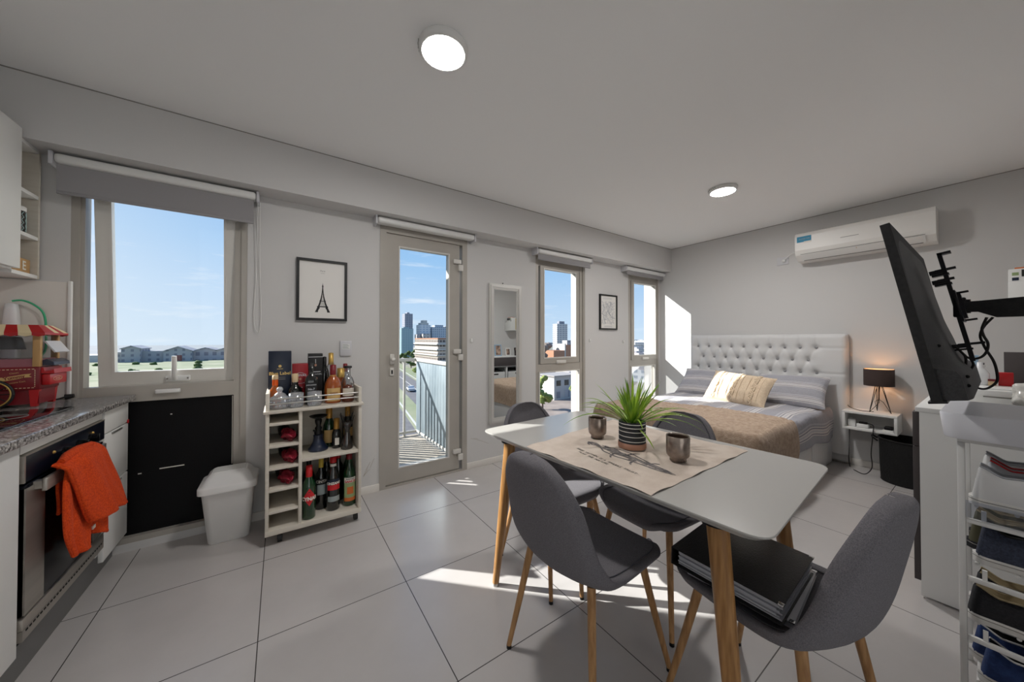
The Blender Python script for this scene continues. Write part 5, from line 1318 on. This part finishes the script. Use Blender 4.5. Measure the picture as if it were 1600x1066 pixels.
# wall shelf with books beyond the television
t = thing('book_shelf','small white wall shelf for books near the far corner above the sideboard','shelf',(4.2,-.16,1.42))
MB().box(3.945,4.50,YF+.001,-.035,1.42,1.437,bev=.002).build('board','white_satin',t); MB().box(3.945,3.957,YF+.001,-.035,1.437,1.60,bev=.002).build('end_panel','white_satin',t)
t = thing('printed_box','white box with a column of coloured dots and an orange lid on the book shelf','box',(4.02,-.12,1.437))
MB().box(3.96,4.06,-.235,-.037,1.4375,1.688,bev=.002).build('body','white_satin',t)
a = MB()
for k, (z, m_) in enumerate(((1.655,0),(1.622,1),(1.588,2),(1.548,3),(1.512,4))): a.box(3.9585,3.9602,-.075,-.05,z-.010,z+.010,m_)
a.box(3.9585,3.9602,-.20,-.085,1.635,1.68,5).text('POP', frame((3.958,-.12,1.657),(0,-1,0),(0,0,1)),.026,6)
a.build('printed_dots',['label_green','blue_dark','red_dark','label_red','label_orange','black','label_white'],t)
MB().box(3.97,4.05,-.20,-.06,1.6885,1.698,bev=.002).build('lid','label_orange',t)
xx = 4.075
for k, (w_, h_, m_, lb) in enumerate(((.030,.23,'book_yellow','tall yellow book beside the printed box on the wall shelf'),(.022,.21,'book_brown','brown book next to the tall yellow book'),(.026,.235,'book_green','dark green book in the middle of the wall shelf'),(.034,.22,'book_cream','cream book right of the dark green book'),(.024,.20,'book_brown','short brown book at the end of the wall shelf row'))):
    b = thing('book',lb,'book',(xx+w_/2,-.13,1.4375),'books on the wall shelf')
    MB().box(xx,xx+.002,-.22,-.06,1.4375,1.4375+h_).box(xx+w_-.002,xx+w_,-.22,-.06,1.4375,1.4375+h_).box(xx,xx+w_,-.062,-.06,1.4375,1.4375+h_).build('cover',m_,b)
    MB().box(xx+.002,xx+w_-.002,-.216,-.0625,1.441,1.4345+h_).build('pages','paper',b); xx += w_+.003
# television on its bracket
TX0, TX1 = 1.58, 2.42
t = thing('television','black flat television tilted forward on a wall arm, seen from behind its edge','television',(2.0,.12,1.045))
ty = Vector((0,.2155-.1165,1.59-1.042)).normalized(); tn = Vector((0,-ty.z,ty.y))       # up along the screen, back normal
B0 = Vector((0,.1165,1.042)); HH = .557
def tvp(x, s, d): return Vector((x,0,0))+B0+ty*(s*HH)+tn*d
a = MB()
def slab(x0, x1, s0, s1, d0, d1, m=0, bev=None):
    vs = [tvp(x,s,d) for x in (x0,x1) for s in (s0,s1) for d in (d0,d1)]
    a.add(vs,[(0,1,3,2),(4,6,7,5),(0,4,5,1),(2,3,7,6),(0,2,6,4),(1,5,7,3)],m)
slab(TX0,TX1,0,1,0,.022); a.build('bezel','black_matte',t)
a = MB(); slab(TX0+.012,TX1-.012,.022,.982,-.001,.002); a.build('screen','black_gloss',t)
a = MB()
def bulge(u, v):
    x = lerp(TX0+.006,TX1-.006,u); s = lerp(.0,.985,v)
    d = interp([(0,.074),(.12,.074),(.19,.056),(.3,.045),(.5,.033),(.8,.026),(1,.021)],v)
    e = min(u,1-u)*(TX1-TX0); k = 1 if v < .17 else min(1,e/.16); k = math.sin(k*PI/2)
    if v < .17: k = min(1,.86+e/.05*.14)
    return tvp(x, s, .020+(d-.020)*k)
a.grid(bulge,40,40); a.add([bulge(k/40,0) for k in range(41)]+[tvp(TX1-.006,0,.02),tvp(TX0+.006,0,.02)],[tuple(range(43))])
a.add([bulge(0,k/40) for k in range(41)]+[tvp(TX0+.006,.985,.02),tvp(TX0+.006,0,.02)],[tuple(range(43))])
a.build('back_cover','tv_back',t)
a = MB(); slab(TX0-.004,TX0+.07,-.012,.0,-.006,.03); a.build('bottom_lip','black',t)
for x, s in ((1.615,.07),(1.63,.115),(1.66,.29)): MB().sphere(bulge((x-TX0)/(TX1-TX0),s)+tn*.001,.005,0,8).build('screw_hole','dark_gap',t)
# bracket and arm
t = thing('swing_arm','black steel swing arm with tilted mounting rail behind the television','tv bracket',(2.0,-.05,1.3))
a = MB(); x = 2.0
slab(x-.014,x+.014,.17,.885,.076,.087); slab(x-.014,x+.014,.872,.887,.076,.108); a.build('mount_rail','dark_metal',t)
for s_, e_ in ((.765,.108),(.70,.098),(.27,.118)):
    a = MB(); slab(x-.010,x+.010,s_-.013,s_+.013,.046,.078); slab(x-.006,x+.006,s_+.001,s_+.016,.06,e_); slab(x-.016,x+.016,s_-.028,s_-.016,.050,.090); a.build('rail_clamp','dark_metal',t)
a = MB(); slab(x-.07,x+.07,.42,.62,.087,.092); slab(x-.03,x+.03,.44,.60,.092,.100); a.build('tilt_plate','dark_metal',t)
for s_ in (.61,.43): a = MB(); slab(x-.006,x+.006,s_-.008,s_+.004,.090,.118); a.build('tilt_bolt','dark_metal',t)
MB().box(1.985,2.015,.066,.094,1.305,1.374,bev=.004).cyl((2.0,.068,1.318),(2.0,.068,1.366),.012,n=16).build('pivot_head','dark_metal',t)
MB().prism([(.070,1.323),(.070,1.358),(.036,1.359),(YF+.03,1.376),(YF+.03,1.300),(.005,1.301),(.042,1.322)], lambda y,z:(1.984,y,z), lambda y,z:(2.016,y,z)).build('arm','black_matte',t)
MB().box(1.93,2.07,YF+.001,YF+.031,1.23,1.45,bev=.003).build('mount_plate','dark_metal',t)
t = thing('looped_cables','two looped black cables hanging from the television arm','cable',(2.0,.02,1.1))
pw = [(.012,1.301),(.031,1.268),(.038,1.238),(.032,1.208),(.025,1.186),(.012,1.150),(.006,1.111),(.007,1.082),(.022,1.060),(.036,1.054),(.054,1.062),(.062,1.084),(.061,1.112),(.053,1.137),(.060,1.16)]
MB().tube(spline([(2.0,y,z) for y,z in pw],6),.0034,8).build('power_lead','cable',t)
sg_ = [(.024,1.301),(.034,1.263),(.031,1.238),(.023,1.213),(.025,1.186),(.035,1.166),(.050,1.158),(.065,1.162),(.076,1.178),(.09,1.20)]
MB().tube(spline([(1.992,y,z) for y,z in sg_],6),.0035,8).tube(spline([(1.992,.071,1.172),(1.992,.068,1.152),(1.992,.070,1.121)],6),.0035,8).build('signal_lead','cable',t)
# shoe rack
RX0, RX1, RY0, RY1 = 1.852, 2.19, -.245, .084
t = thing('shoe_rack','tall white shoe rack with tubular tiers and a tray top at the right edge','shoe rack',(1.95,-.09,0))
for x in (RX0,RX1-.013):
    for y in (RY0,RY1-.016): MB().box(x,x+.013,y,y+.016,0,.8855,bev=.002).build('post','white_plastic',t)
TIERS = (.111,.301,.493,.681)
for z in TIERS:
    a = MB()
    for x in (RX0+.004,RX1-.018):
        a.box(x,x+.011,RY0+.014,RY1-.014,z-.056,z-.040,bev=.002)
        for y in (RY1-.050,RY1-.19): a.box(x+.002,x+.010,y-.005,y+.005,z-.045,z-.008)
    for y in (RY1-.035,RY1-.11,RY1-.185,RY1-.26): a.tube([(RX0+.035,y,z-.005),(RX1-.01,y,z-.005)],.005,8)
    a.build('tier_rail','white_plastic',t)
MB().box(RX0,RX1,RY0,RY1,.886,.904,bev=.003).build('top_frame','white_plastic',t)
MB().box(RX0-.002,RX0,RY0+.02,RY1-.016,.645,.700).build('clear_guard','acrylic',t)
tr = tub(MB(), [(.9045,RX0-.045,RX1+.02,RY0-.012,RY1+.022,.03),(.908,RX0-.048,RX1+.02,RY0-.014,RY1+.026,.035),(.981,RX0-.054,RX1+.02,RY0-.016,RY1+.034,.042),(.985,RX0-.052,RX1+.018,RY0-.014,RY1+.032,.040)])
tr.build('tray_top','grey_plastic',t)
def shoe(name, label, x, y, z, upper, lining, sole, L=.285, hh=.085, yaw=0, strap=None, pitch=0, low=False):
    """heel towards +Y, toe towards -Y"""
    t = thing(name,label,'shoe',(x,y,z),'shoes on the rack')
    M = Matrix.Translation((x,y,z)) @ Matrix.Rotation(yaw,4,'Z') @ Matrix.Rotation(pitch,4,'X')
    hw = lambda s: interp([(0,.009),(.015,.022),(.05,.031),(.09,.034),(.3,.034),(.5,.038),(.7,.046),(.85,.042),(.95,.030),(1,.012)],s)
    cx = lambda s: .006*math.sin(s*PI)
    a = MB(); a.T = M; N = 24; rows = []
    for k, (zz, g) in enumerate(((0,.92),(.006,1.0),(.022,1.02),(.027,1.0))):
        r = []
        for i in range(N+1): s = i/N; r.append((cx(s)+hw(s)*g, -s*L+(.006 if i==0 else 0), zz+.010*max(0,s-.8)*5*.5))
        for i in range(N,-1,-1): s = i/N; r.append((cx(s)-hw(s)*g, -s*L+(.006 if i==0 else 0), zz+.010*max(0,s-.8)*5*.5))
        rows.append(r)
    k = len(rows[0]); vs = [p for q in rows for p in q]
    a.add(vs,[(i*k+j,i*k+(j+1)%k,(i+1)*k+(j+1)%k,(i+1)*k+j) for i in range(3) for j in range(k)],0,True)
    a.add(vs[:k],[tuple(range(k))]); a.add(vs[-k:],[tuple(range(k))])
    a.tube([(p[0]*1.012,p[1]*1.004,.019) for p in rows[2]],.0012,4,1)
    a.build('sole',[sole,'line_grey'],t)
    def sec(s):
        h = .027+hh*interp([(0,.78),(.05,.95),(.22,.70),(.38,.74),(.50,.93),(.62,.72),(.80,.46),(.93,.34),(1,.15)],s)*(.55 if low else 1)
        w = hw(s)*.985; op = 1 if .035 < s < .50 else 0
        dip = (.8*(h-.034) if op else -.004)
        zz = .024+.010*max(0,s-.8)*2.5
        P_ = [(-w,zz),(-w*1.03,zz+(h-zz)*.35),(-w*.90,zz+(h-zz)*.75),(-w*(.74 if op else .62),h-.001),(-w*(.66 if op else .40),h),(-w*.58 if op else -w*.2,h-dip*.5 if op else h+.002),(-w*.45 if op else -w*.1,h-dip),(0,h-dip)]
        return P_+[(-q,r) for q, r in P_[-2::-1]]
    up, ln = MB(), MB(); up.T = M; ln.T = M
    SS = [(i/34)**1.45 for i in range(35)]
    R = [[(cx(v)+q,-v*L-.012*max(0,1-v/.08)*(r-.024)/.08,r) for q, r in sec(v)] for v in SS]; n_ = len(R[0])
    vs = [p for r in R for p in r]
    fo = []; fi = []
    for i in range(34):
        for j in range(n_-1):
            (fi if (4 <= j < n_-5 and SS[i] < .50 and SS[i] > .03) else fo).append((i*n_+j,(i+1)*n_+j,(i+1)*n_+j+1,i*n_+j+1))
    up.add(vs,fo,0,True); up.add(R[0],[tuple(range(n_))]); up.build('upper',upper,t)
    ln.add(vs,fi,0,True); ln.build('lining',lining,t)
    if strap:
        q = MB(); q.T = M
        if strap == 'lace':
            for i in range(4): s = .52+i*.05; h = sec(s)[7][1]; q.tube([(cx(s)-.022,-s*L,h),(cx(s),-s*L-.006,h+.005),(cx(s)+.022,-(s+.02)*L,h)],.0025,5)
        else: q.tube([(cx(.065+i/40*.435)+hw(.065+i/40*.435)*.70,-(.065+i/40*.435)*L,sec(.065+i/40*.435)[4][1]+.001) for i in range(41)],.0032,5).tube([(cx(.065+i/40*.435)-hw(.065+i/40*.435)*.70,-(.065+i/40*.435)*L,sec(.065+i/40*.435)[4][1]+.001) for i in range(41)],.0032,5)
        q.build('laces' if strap == 'lace' else 'collar_trim', lining if strap == 'lace' else strap, t)
SH = [
 (.111,'shoe_blue','lining_dark','sole_white',[('blue canvas shoe nearest on the low tier of the shoe rack',1.912,.046),('blue canvas shoe tucked behind the nearest blue one on the rack',2.03,.066)],'shoe_white',.108),
 (.301,'shoe_black','lining_beige','sole_white',[('black canvas slip-on with beige lining nearest on its rack tier',1.908,.070),('black canvas slip-on with beige lining second on its rack tier',2.02,.064)],'lining_beige',.098),
 (.493,'denim','lining_dark','sole_white',[('dark denim shoe with a thick white sole nearest on the rack',1.912,.052)],'black_matte',.115),
 (.493,'shoe_olive','lining_beige','shoe_black',[('olive shoe behind the dark denim shoe on the rack',2.025,.070),('olive shoe third along the denim shoe tier',2.13,.066)],'lining_beige',.118)]
for z, up_, li, so, lst, stp, hh in SH:
    for lb, x, y in lst: shoe('casual_shoe',lb,x,y,z+.0005,up_,li,so,.285,hh,.03*math.sin(x*40),stp)
for lb, x, y, u_, st in (('pale grey slipper nearest on the top tier of the shoe rack',1.905,.058,'shoe_white','shoe_grey'),('grey slipper with bright red trim on the top tier of the shoe rack',2.02,.04,'shoe_grey','red'),('white slipper third along the top tier of the shoe rack',2.125,.05,'shoe_white','shoe_grey')):
    shoe('slipper',lb,x,y,.6815,u_,'shoe_grey','sole_white',.275,.110,0,st,0)
# ------------------------------------------------------------------ outside: reveals, balcony, town
GZ = -13.0
a = MB()
for x0, x1, z0, z1 in OPEN:
    a.box(x0-.14,x0-.0,3.10,3.112,z0-.1,z1+.1).box(x1,x1+.14,3.10,3.112,z0-.1,z1+.1)
struct('trim_4', a, 'ext_white')
BX, BYo = 1.475, 4.335
a = MB().box(.20,BX+.03,3.10,BYo+.03,-.16,-.012); struct('floor_balcony', a, 'deck')
struct('sun_block_slab', MB().box(.15,BX+.05,3.10,3.85,2.62,2.78), 'ext_white')  # unseen slab added overhead to keep sun off the balcony door
t = thing('balcony_railing','pale galvanised balcony railing of upright flat bars outside the glass door','railing',(.85,3.7,0))
MB().box(.22,BX+.01,BYo-.02,BYo+.02,.945,.985,bev=.004).box(.22,BX+.01,BYo-.012,BYo+.012,.02,.05,bev=.003).build('front_rail','ext_white',t)
MB().box(1.300,1.326,BYo-.013,BYo+.013,-.012,.95,bev=.003).build('post','ext_white',t)
MB().box(.22,.246,BYo-.013,BYo+.013,-.012,.95,bev=.003).build('post','ext_white',t)
MB().box(BX-.018,BX+.022,3.12,BYo+.01,.945,.985,bev=.004).box(BX-.01,BX+.012,3.12,BYo,.028,.055).build('side_rail','ext_white',t)
MB().box(.215,.255,3.12,BYo+.01,.945,.985,bev=.004).box(.225,.245,3.12,BYo,.028,.055).build('side_rail','ext_white',t)
k = 0; y = 3.20
while y < 4.30:
    MB().box(BX-.002,BX+.008,y,y+.081,.01,.95,bev=.0015).build('upright_bar','galvanised',t)
    MB().box(.231,.239,y,y+.042,.01,.95,bev=.0015).build('upright_bar','galvanised',t)
    y += .082
x = .30
while x < 1.16:
    MB().box(x,x+.05,BYo-.004,BYo+.004,.04,.95,bev=.0015).build('upright_bar','galvanised',t); x += .098
struct('sun_block_wall', MB().box(.10,.215,3.10,4.20,.99,2.62), 'ext_white')  # unseen side wall added to block sun above the left railing

struct('bounce_terrace', MB().box(-7,8,-9,YB-.15,-.25,-.03), 'bounce_paving')
struct('bounce_wall', MB().box(-9,10,-9.3,-9,-13,9), 'bounce_white')
ROAD_D = Vector((.16,.987,0)); ROAD_N = Vector((.987,-.16,0))
def strip(name, c, w, L0, L1, z, m, label=None):
    c = Vector((c[0],c[1],0)); vs = [c+ROAD_N*s*w/2+ROAD_D*l+Vector((0,0,GZ+z)) for s, l in ((-1,L0),(1,L0),(1,L1),(-1,L1))]
    a = MB().add(vs+[v-Vector((0,0,.3)) for v in vs],[(0,1,2,3),(4,5,6,7),(0,1,5,4),(1,2,6,5),(2,3,7,6),(3,0,4,7)])
    return struct(name, a, m)
a = MB().add([(-900,-40,GZ-.2),(900,-40,GZ-.2),(900,560,GZ-.2),(-900,560,GZ-.2),(-900,-40,GZ-1),(900,-40,GZ-1),(900,560,GZ-1),(-900,560,GZ-1)],[(0,1,2,3),(4,5,6,7)]); struct('ground', a, 'ground_earth')
a = MB().box(-1500,60,372,1250,GZ-.8,GZ-.12).box(60,900,560,1250,GZ-.8,GZ-.12); struct('river', a, 'river')
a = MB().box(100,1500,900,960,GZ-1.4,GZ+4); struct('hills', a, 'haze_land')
a = MB().box(-260,20,120,372,GZ-.6,GZ-.15); struct('field', a, 'field_green')
a = MB().box(14,70,20,66,GZ-.6,GZ-.12); struct('plaza', a, 'plaza')
strip('road_1',(33.5,105),8.5,-90,190,.0,'asphalt'); strip('road_2',(20.5,82),5,-60,60,.0,'asphalt')
strip('road_markings_1',(38.2,105),.35,-90,190,.05,'road_paint'); strip('road_markings_2',(23.6,85),.35,-60,60,.05,'road_paint'); strip('road_markings_3',(33.8,105),.16,-90,190,.05,'road_paint')
strip('lawn_1',(26.4,95),3.6,-50,150,.02,'field_green'); strip('lawn_2',(43.5,125),6,-60,170,.02,'field_green')
# car
def car(x, y, label):
    t = thing('car',label,'car',(x,y,GZ))
    M = Matrix.Translation((x,y,GZ+.03)) @ Matrix(((ROAD_D.x,ROAD_N.x,0,0),(ROAD_D.y,ROAD_N.y,0,0),(0,0,1,0),(0,0,0,1)))
    pr = [(-2.1,.35),(2.1,.35),(2.15,.75),(1.9,.88),(1.0,.98),(-1.5,1.0),(-2.1,.9)]
    a = MB(); a.T = M; a.prism(pr, lambda p,q:(p,-.85,q), lambda p,q:(p,.85,q)).prism([(-1.5,.98),(1.0,.96),(.35,1.42),(-1.0,1.45)], lambda p,q:(p,-.74,q), lambda p,q:(p,.74,q)); a.build('body','car_paint',t)
    a = MB(); a.T = M; a.prism([(-1.35,1.0),(.85,.98),(.30,1.36),(-.95,1.38)], lambda p,q:(p,-.755,q), lambda p,q:(p,.755,q)).box(.93,.97,-.6,.6,1.0,1.3); a.build('windows','car_glass',t)
    for p in (-1.3,1.3):
        for s in (-1,1):
            a = MB(); a.T = M; a.cyl((p,s*.72,.32),(p,s*.90,.32),.32,n=18); a.build('wheel','tyre',t)
car(29.9,93,'white car driving on the road below the balcony')
# buildings
def block(name, label, x0, x1, y0, y1, z1, fac, roofs=(), extra=None):
    t = thing(name,label,'building',((x0+x1)/2,(y0+y1)/2,GZ-.2),'distant town buildings')
    MB().box(x0,x1,y0,y1,GZ-.3,z1).build('walls',fac,t)
    for (a0,a1,b0,b1,c1,m_) in roofs: MB().box(lerp(x0,x1,a0),lerp(x0,x1,a1),lerp(y0,y1,b0),lerp(y0,y1,b1),z1-.2,z1+c1).build('roof_block',m_,t)
    return t
block('apartment_tower','tall grey apartment tower seen through the balcony door',90.5,97.5,298,306,24.5,'fac_tower',((.35,.65,.2,.8,1.2,'fac_tower'),))
block('office_building','green glass office block in front of the grey tower',83.5,93.5,284,291,10.8,'fac_glass',((.2,.7,.2,.8,1.2,'fac_glass'),(.05,.3,.3,.7,.5,'ext_white')))
block('apartment_block','dark low block squeezed between the glass office and white building',98.0,101.0,288,294,6.0,'fac_old')
block('office_building','stepped white block right of the grey tower',101.5,111,290,300,14.5,'fac_white',((.15,.85,.1,.9,1.9,'ext_white'),(.35,.75,.2,.8,4.2,'ext_white')))
block('apartment_block','pale lower block under the stepped white one',102,109,284,289.8,6.5,'fac_plain')
block('apartment_block','grey-blue balcony block right of the stepped white one',112.5,132,290,302,12.8,'fac_grid',((.18,.6,.2,.8,2.0,'fac_grid'),(.7,.95,.2,.8,.8,'ext_white')))
t = block('civic_building','brick and cream striped long building beyond the balcony screen',63.5,98,156,190,1.6,'fac_stripe',((0,1,0,1,.5,'terracotta_wall'),))
for z in (-.9,-3.6,-6.4,-9.2): MB().box(62.6,98.4,155.0,190,z-.3,z+.25).build('balcony_band','ext_white',t)
block('apartment_tower','pale slab tower seen in the window right of the mirror',138,146.5,152,156,11.0,'fac_slab',((.3,.8,.2,.7,1.6,'fac_tower'),))
t = block('brick_building','orange brick building below the pale slab tower',92.5,99.0,104,112,-3.2,'terracotta_wall')
MB().box(99.2,104,104,110,GZ-.3,-.9).build('stair_tower','terracotta_wall',t); MB().box(98.6,99.2,103.9,110,GZ-.3,-.4).build('white_flank','ext_white',t); MB().box(101,103.2,105,108,-.9,1.0).build('roof_tank','fac_old',t)
t = block('shop_house','pale two-storey corner house in the lower part of the mirror-side window',53.5,62,60,66,-7.6,'house_white')
for k in range(3):
    MB().box(54.2+k*2.6,55.8+k*2.6,59.93,60.02,-12.7,-10.9).build('shop_opening','fac_old',t)
    MB().box(54.2+k*2.6,55.6+k*2.6,59.93,60.02,-9.8,-8.5).build('window','car_glass',t)
MB().box(53.2,62.3,59.6,66.3,-7.6,-7.3).build('roof','roof_grey',t)
random.seed(21)
FAC = ['fac_plain','fac_pink','fac_slab','house_white','fac_old','fac_grid']
far = [(72,84,74,80,-8.5),(60,70,78,86,-8),(88,99,82,90,-8.2),(112,124,96,104,-7.5),(130,142,104,112,-6.8),(100,111,66,74,-9),(118,130,80,88,-8),(150,164,104,116,-5.5),(126,140,64,72,-9),(170,186,118,130,-4),(160,172,96,100,-7.5),(190,206,140,150,-3.5),(210,226,150,160,-2.5),(200,214,128,136,-4.2),(240,262,170,182,-1),(180,190,150,160,-2.2),(230,250,146,156,-2.4),(280,300,186,200,.6),(260,274,200,212,.2),(310,330,230,240,1.2),(78,90,112,118,-8),(110,120,128,138,-6.4)]
DESC = ['cream','pinkish','pale grey','white','old grey','grey-blue']
for k, (x0,x1,y0,y1,z1) in enumerate(far):
    q = k % 6
    block('town_house','low %s town building among the rooftops beyond the narrow windows' % DESC[q],x0,x1,y0,y1,z1,FAC[q],((.1,.5,.2,.8,.8,'fac_old'),) if k % 2 else ())
# old riverside factory in the kitchen window
t = thing('factory','old grey riverside factory with gabled sheds in the kitchen window','building',(-60,325,GZ))
def gable(x0, x1, y0, y1, zb, ze, zr, m, roof):
    a = MB().prism([(x0,zb),(x1,zb),(x1,ze),((x0+x1)/2,zr),(x0,ze)], lambda p,q:(p,y0,q), lambda p,q:(p,y1,q)); a.build('shed_wall',m,t)
    r = MB().prism([(x0-.6,ze-.2),((x0+x1)/2,zr+.1),(x1+.6,ze-.2),(x1+.6,ze+.3),((x0+x1)/2,zr+.7),(x0-.6,ze+.3)], lambda p,q:(p,y0-.5,q), lambda p,q:(p,y1+.5,q)); r.build('shed_roof',roof,t)
MB().box(-88,-83,318,330,GZ-.3,-6.6).build('tower','fac_old',t); gable(-83,-74.5,316,336,GZ-.3,-4.6,-3.2,'fac_old','fac_old'); MB().box(-74.5,-63,320,336,GZ-.3,-6.2).build('link_block','fac_old',t)
gable(-64,-50,316,338,GZ-.3,-6.6,-3.8,'fac_old','fac_old')
MB().box(-58,-55,315.6,316.2,GZ,-9.2).build('red_gate','brick_red',t)
for x in (-50,-38,-26,-14,-2): gable(x,x+12,322,346,GZ-.3,-6.6,-4.8,'fac_pink','fac_old')
o = MB().box(-124,-90,330,360,GZ-.3,-8.8).build('warehouse','ext_white'); tagged(o,'long white warehouse left of the old factory','building','distant town buildings')
random.seed(5)
def tree(x, y, h, r, m, label, group='trees outside'):
    t = thing('tree',label,'tree',(x,y,GZ-.2),group)
    MB().tube([(x,y,GZ-.3),(x+.1,y,GZ+h*.5)],[r*.09,r*.06],8).build('trunk','trunk',t)
    a = MB()
    for k in range(70):
        an = k*2.4; q = r*.95*math.sqrt((k%13)/13); zz = GZ+h*(.22+.70*((k*.618)%1)); q *= (1-.55*max(0,(zz-GZ)/h-.6)/.4)
        a.sphere((x+q*math.cos(an),y+q*math.sin(an),zz),r*random.uniform(.15,.30),0,10,(1,1,.85),.8,4/r)
    a.build('crown',m,t)
for k, (x,y,h,r) in enumerate(((66,212,7.2,3.2),(71.4,216,8,3),(77,221,9,3.2),(82.6,217,8.4,3),(88.5,222,7.8,3.1),(60,205,6,3.2),(94,215,6.4,3),(55.5,172,5.5,2.6))):
    tree(x,y,h,r,'foliage','green street tree in the clump below the city towers')
tree(42.5,122,5.2,2.2,'foliage_light','yellow-green tree beside the road behind the balcony rail')
tree(25.6,60,4.2,1.7,'foliage_light','small yellow-green tree below the corner of the balcony')
tree(44.5,53.5,7.2,2.1,'foliage_light','yellow-green tree low in the window right of the mirror')
tree(55,55,5.2,1.0,'foliage_light','thin pale tree right of the pale corner house')
for k, (x,y,h,r) in enumerate(((82,99.5,12.2,4.6),(93,110.5,13,5),(116,121,9.5,5),(112,112,12.8,5),(76,88,7.5,4),(150,132,9,5),(166,136,9,5),(190,112,8,5),(140,92,6.5,4.5),(124,118,13,5),(84,101,9,4),(100,118,12.6,5),(131,141,10,5))):
    tree(x,y,h,r,'foliage_brown','bare brownish winter tree among the rooftops')
for k in range(16):
    x = -92+k*4.6; y = random.uniform(205,290)
    a = MB().sphere((x,y,GZ+.3),random.uniform(.8,1.5),0,12,(1.3,1,.9),.5,1.2)
    o = a.build('shrub','foliage',); tagged(o,'dark green shrub on the riverside meadow before the factory','shrub','meadow shrubs')

# ------------------------------------------------------------------ sky, sun, camera
w = bpy.data.worlds.new('sky'); S.world = w; w.use_nodes = True
n = w.node_tree.nodes; l = w.node_tree.links; bg = n['Background']
tc = n.new('ShaderNodeTexCoord'); sp = n.new('ShaderNodeSeparateXYZ'); l.new(tc.outputs['Generated'], sp.inputs[0])
cr = n.new('ShaderNodeValToRGB'); e = cr.color_ramp.elements
e[0].position = 0; e[0].color = lin((200,220,240))+(1,); e[1].position = 1; e[1].color = lin((60,112,190))+(1,)
for p, c in ((.10,(182,210,240)),(.22,(152,194,236)),(.38,(122,174,230))):
    q = e.new(p); q.color = lin(c)+(1,)
l.new(sp.outputs[2], cr.inputs[0])
SUN = Vector((-1.06,1.0,.824)).normalized(); sh_ = Vector((SUN.x,SUN.y,.25)).normalized()
dt = n.new('ShaderNodeVectorMath'); dt.operation = 'DOT_PRODUCT'; l.new(tc.outputs['Generated'], dt.inputs[0]); dt.inputs[1].default_value = sh_
gl = math_node(n, l, 'POWER', math_node(n, l, 'MAXIMUM', dt.outputs['Value'], 0.0), 5.0)
hz = math_node(n, l, 'SUBTRACT', 1.0, math_node(n, l, 'MULTIPLY', math_node(n, l, 'MAXIMUM', sp.outputs[2], 0.0), 1.6))
gl = math_node(n, l, 'MULTIPLY', gl, math_node(n, l, 'MAXIMUM', hz, 0.0)); 
c1 = mix_col(n, l, math_node(n, l, 'MINIMUM', math_node(n, l, 'MULTIPLY', gl, 1.1), 1.0), cr.outputs[0], lin((236,242,248))+(1,))
mp = n.new('ShaderNodeMapping'); mp.inputs['Scale'].default_value = (2.2,2.2,16); l.new(tc.outputs['Generated'], mp.inputs[0])
nz = n.new('ShaderNodeTexNoise'); nz.inputs['Scale'].default_value = 2.6; nz.inputs['Detail'].default_value = 7; nz.inputs['Roughness'].default_value = .62; l.new(mp.outputs[0], nz.inputs['Vector'])
cc = n.new('ShaderNodeValToRGB'); cc.color_ramp.elements[0].position = .56; cc.color_ramp.elements[1].position = .74; l.new(nz.outputs['Fac'], cc.inputs[0])
c2 = mix_col(n, l, math_node(n, l, 'MULTIPLY', cc.outputs[0], .55), c1, lin((244,246,250))+(1,))
l.new(c2, bg.inputs[0]); bg.inputs[1].default_value = .70
sd = bpy.data.lights.new('sun', 'SUN'); sd.energy = 6.8; sd.angle = .009; sd.color = (1,.965,.92)
so = bpy.data.objects.new('sun', sd); COL.objects.link(so); so.rotation_euler = SUN.to_track_quat('Z','Y').to_euler()
cam = bpy.data.cameras.new('camera'); co = bpy.data.objects.new('camera', cam); COL.objects.link(co); S.camera = co
cam.sensor_width = 36; cam.sensor_fit = 'HORIZONTAL'; cam.lens = 525.24/1600*36; cam.shift_y = -(533-525.1)/1600; cam.clip_start = .02; cam.clip_end = 5000
co.location = (0,0,1.2239); co.rotation_euler = (PI/2+.0115, 0, -.6036)
S.view_settings.view_transform = 'Standard'; S.view_settings.look = 'None'; S.view_settings.exposure = .68; S.view_settings.gamma = 1
S.view_settings.use_curve_mapping = False
S.cycles.max_bounces = 10; S.cycles.diffuse_bounces = 6; S.cycles.transparent_max_bounces = 16; S.cycles.sample_clamp_indirect = 6
S.cycles.use_denoising = True
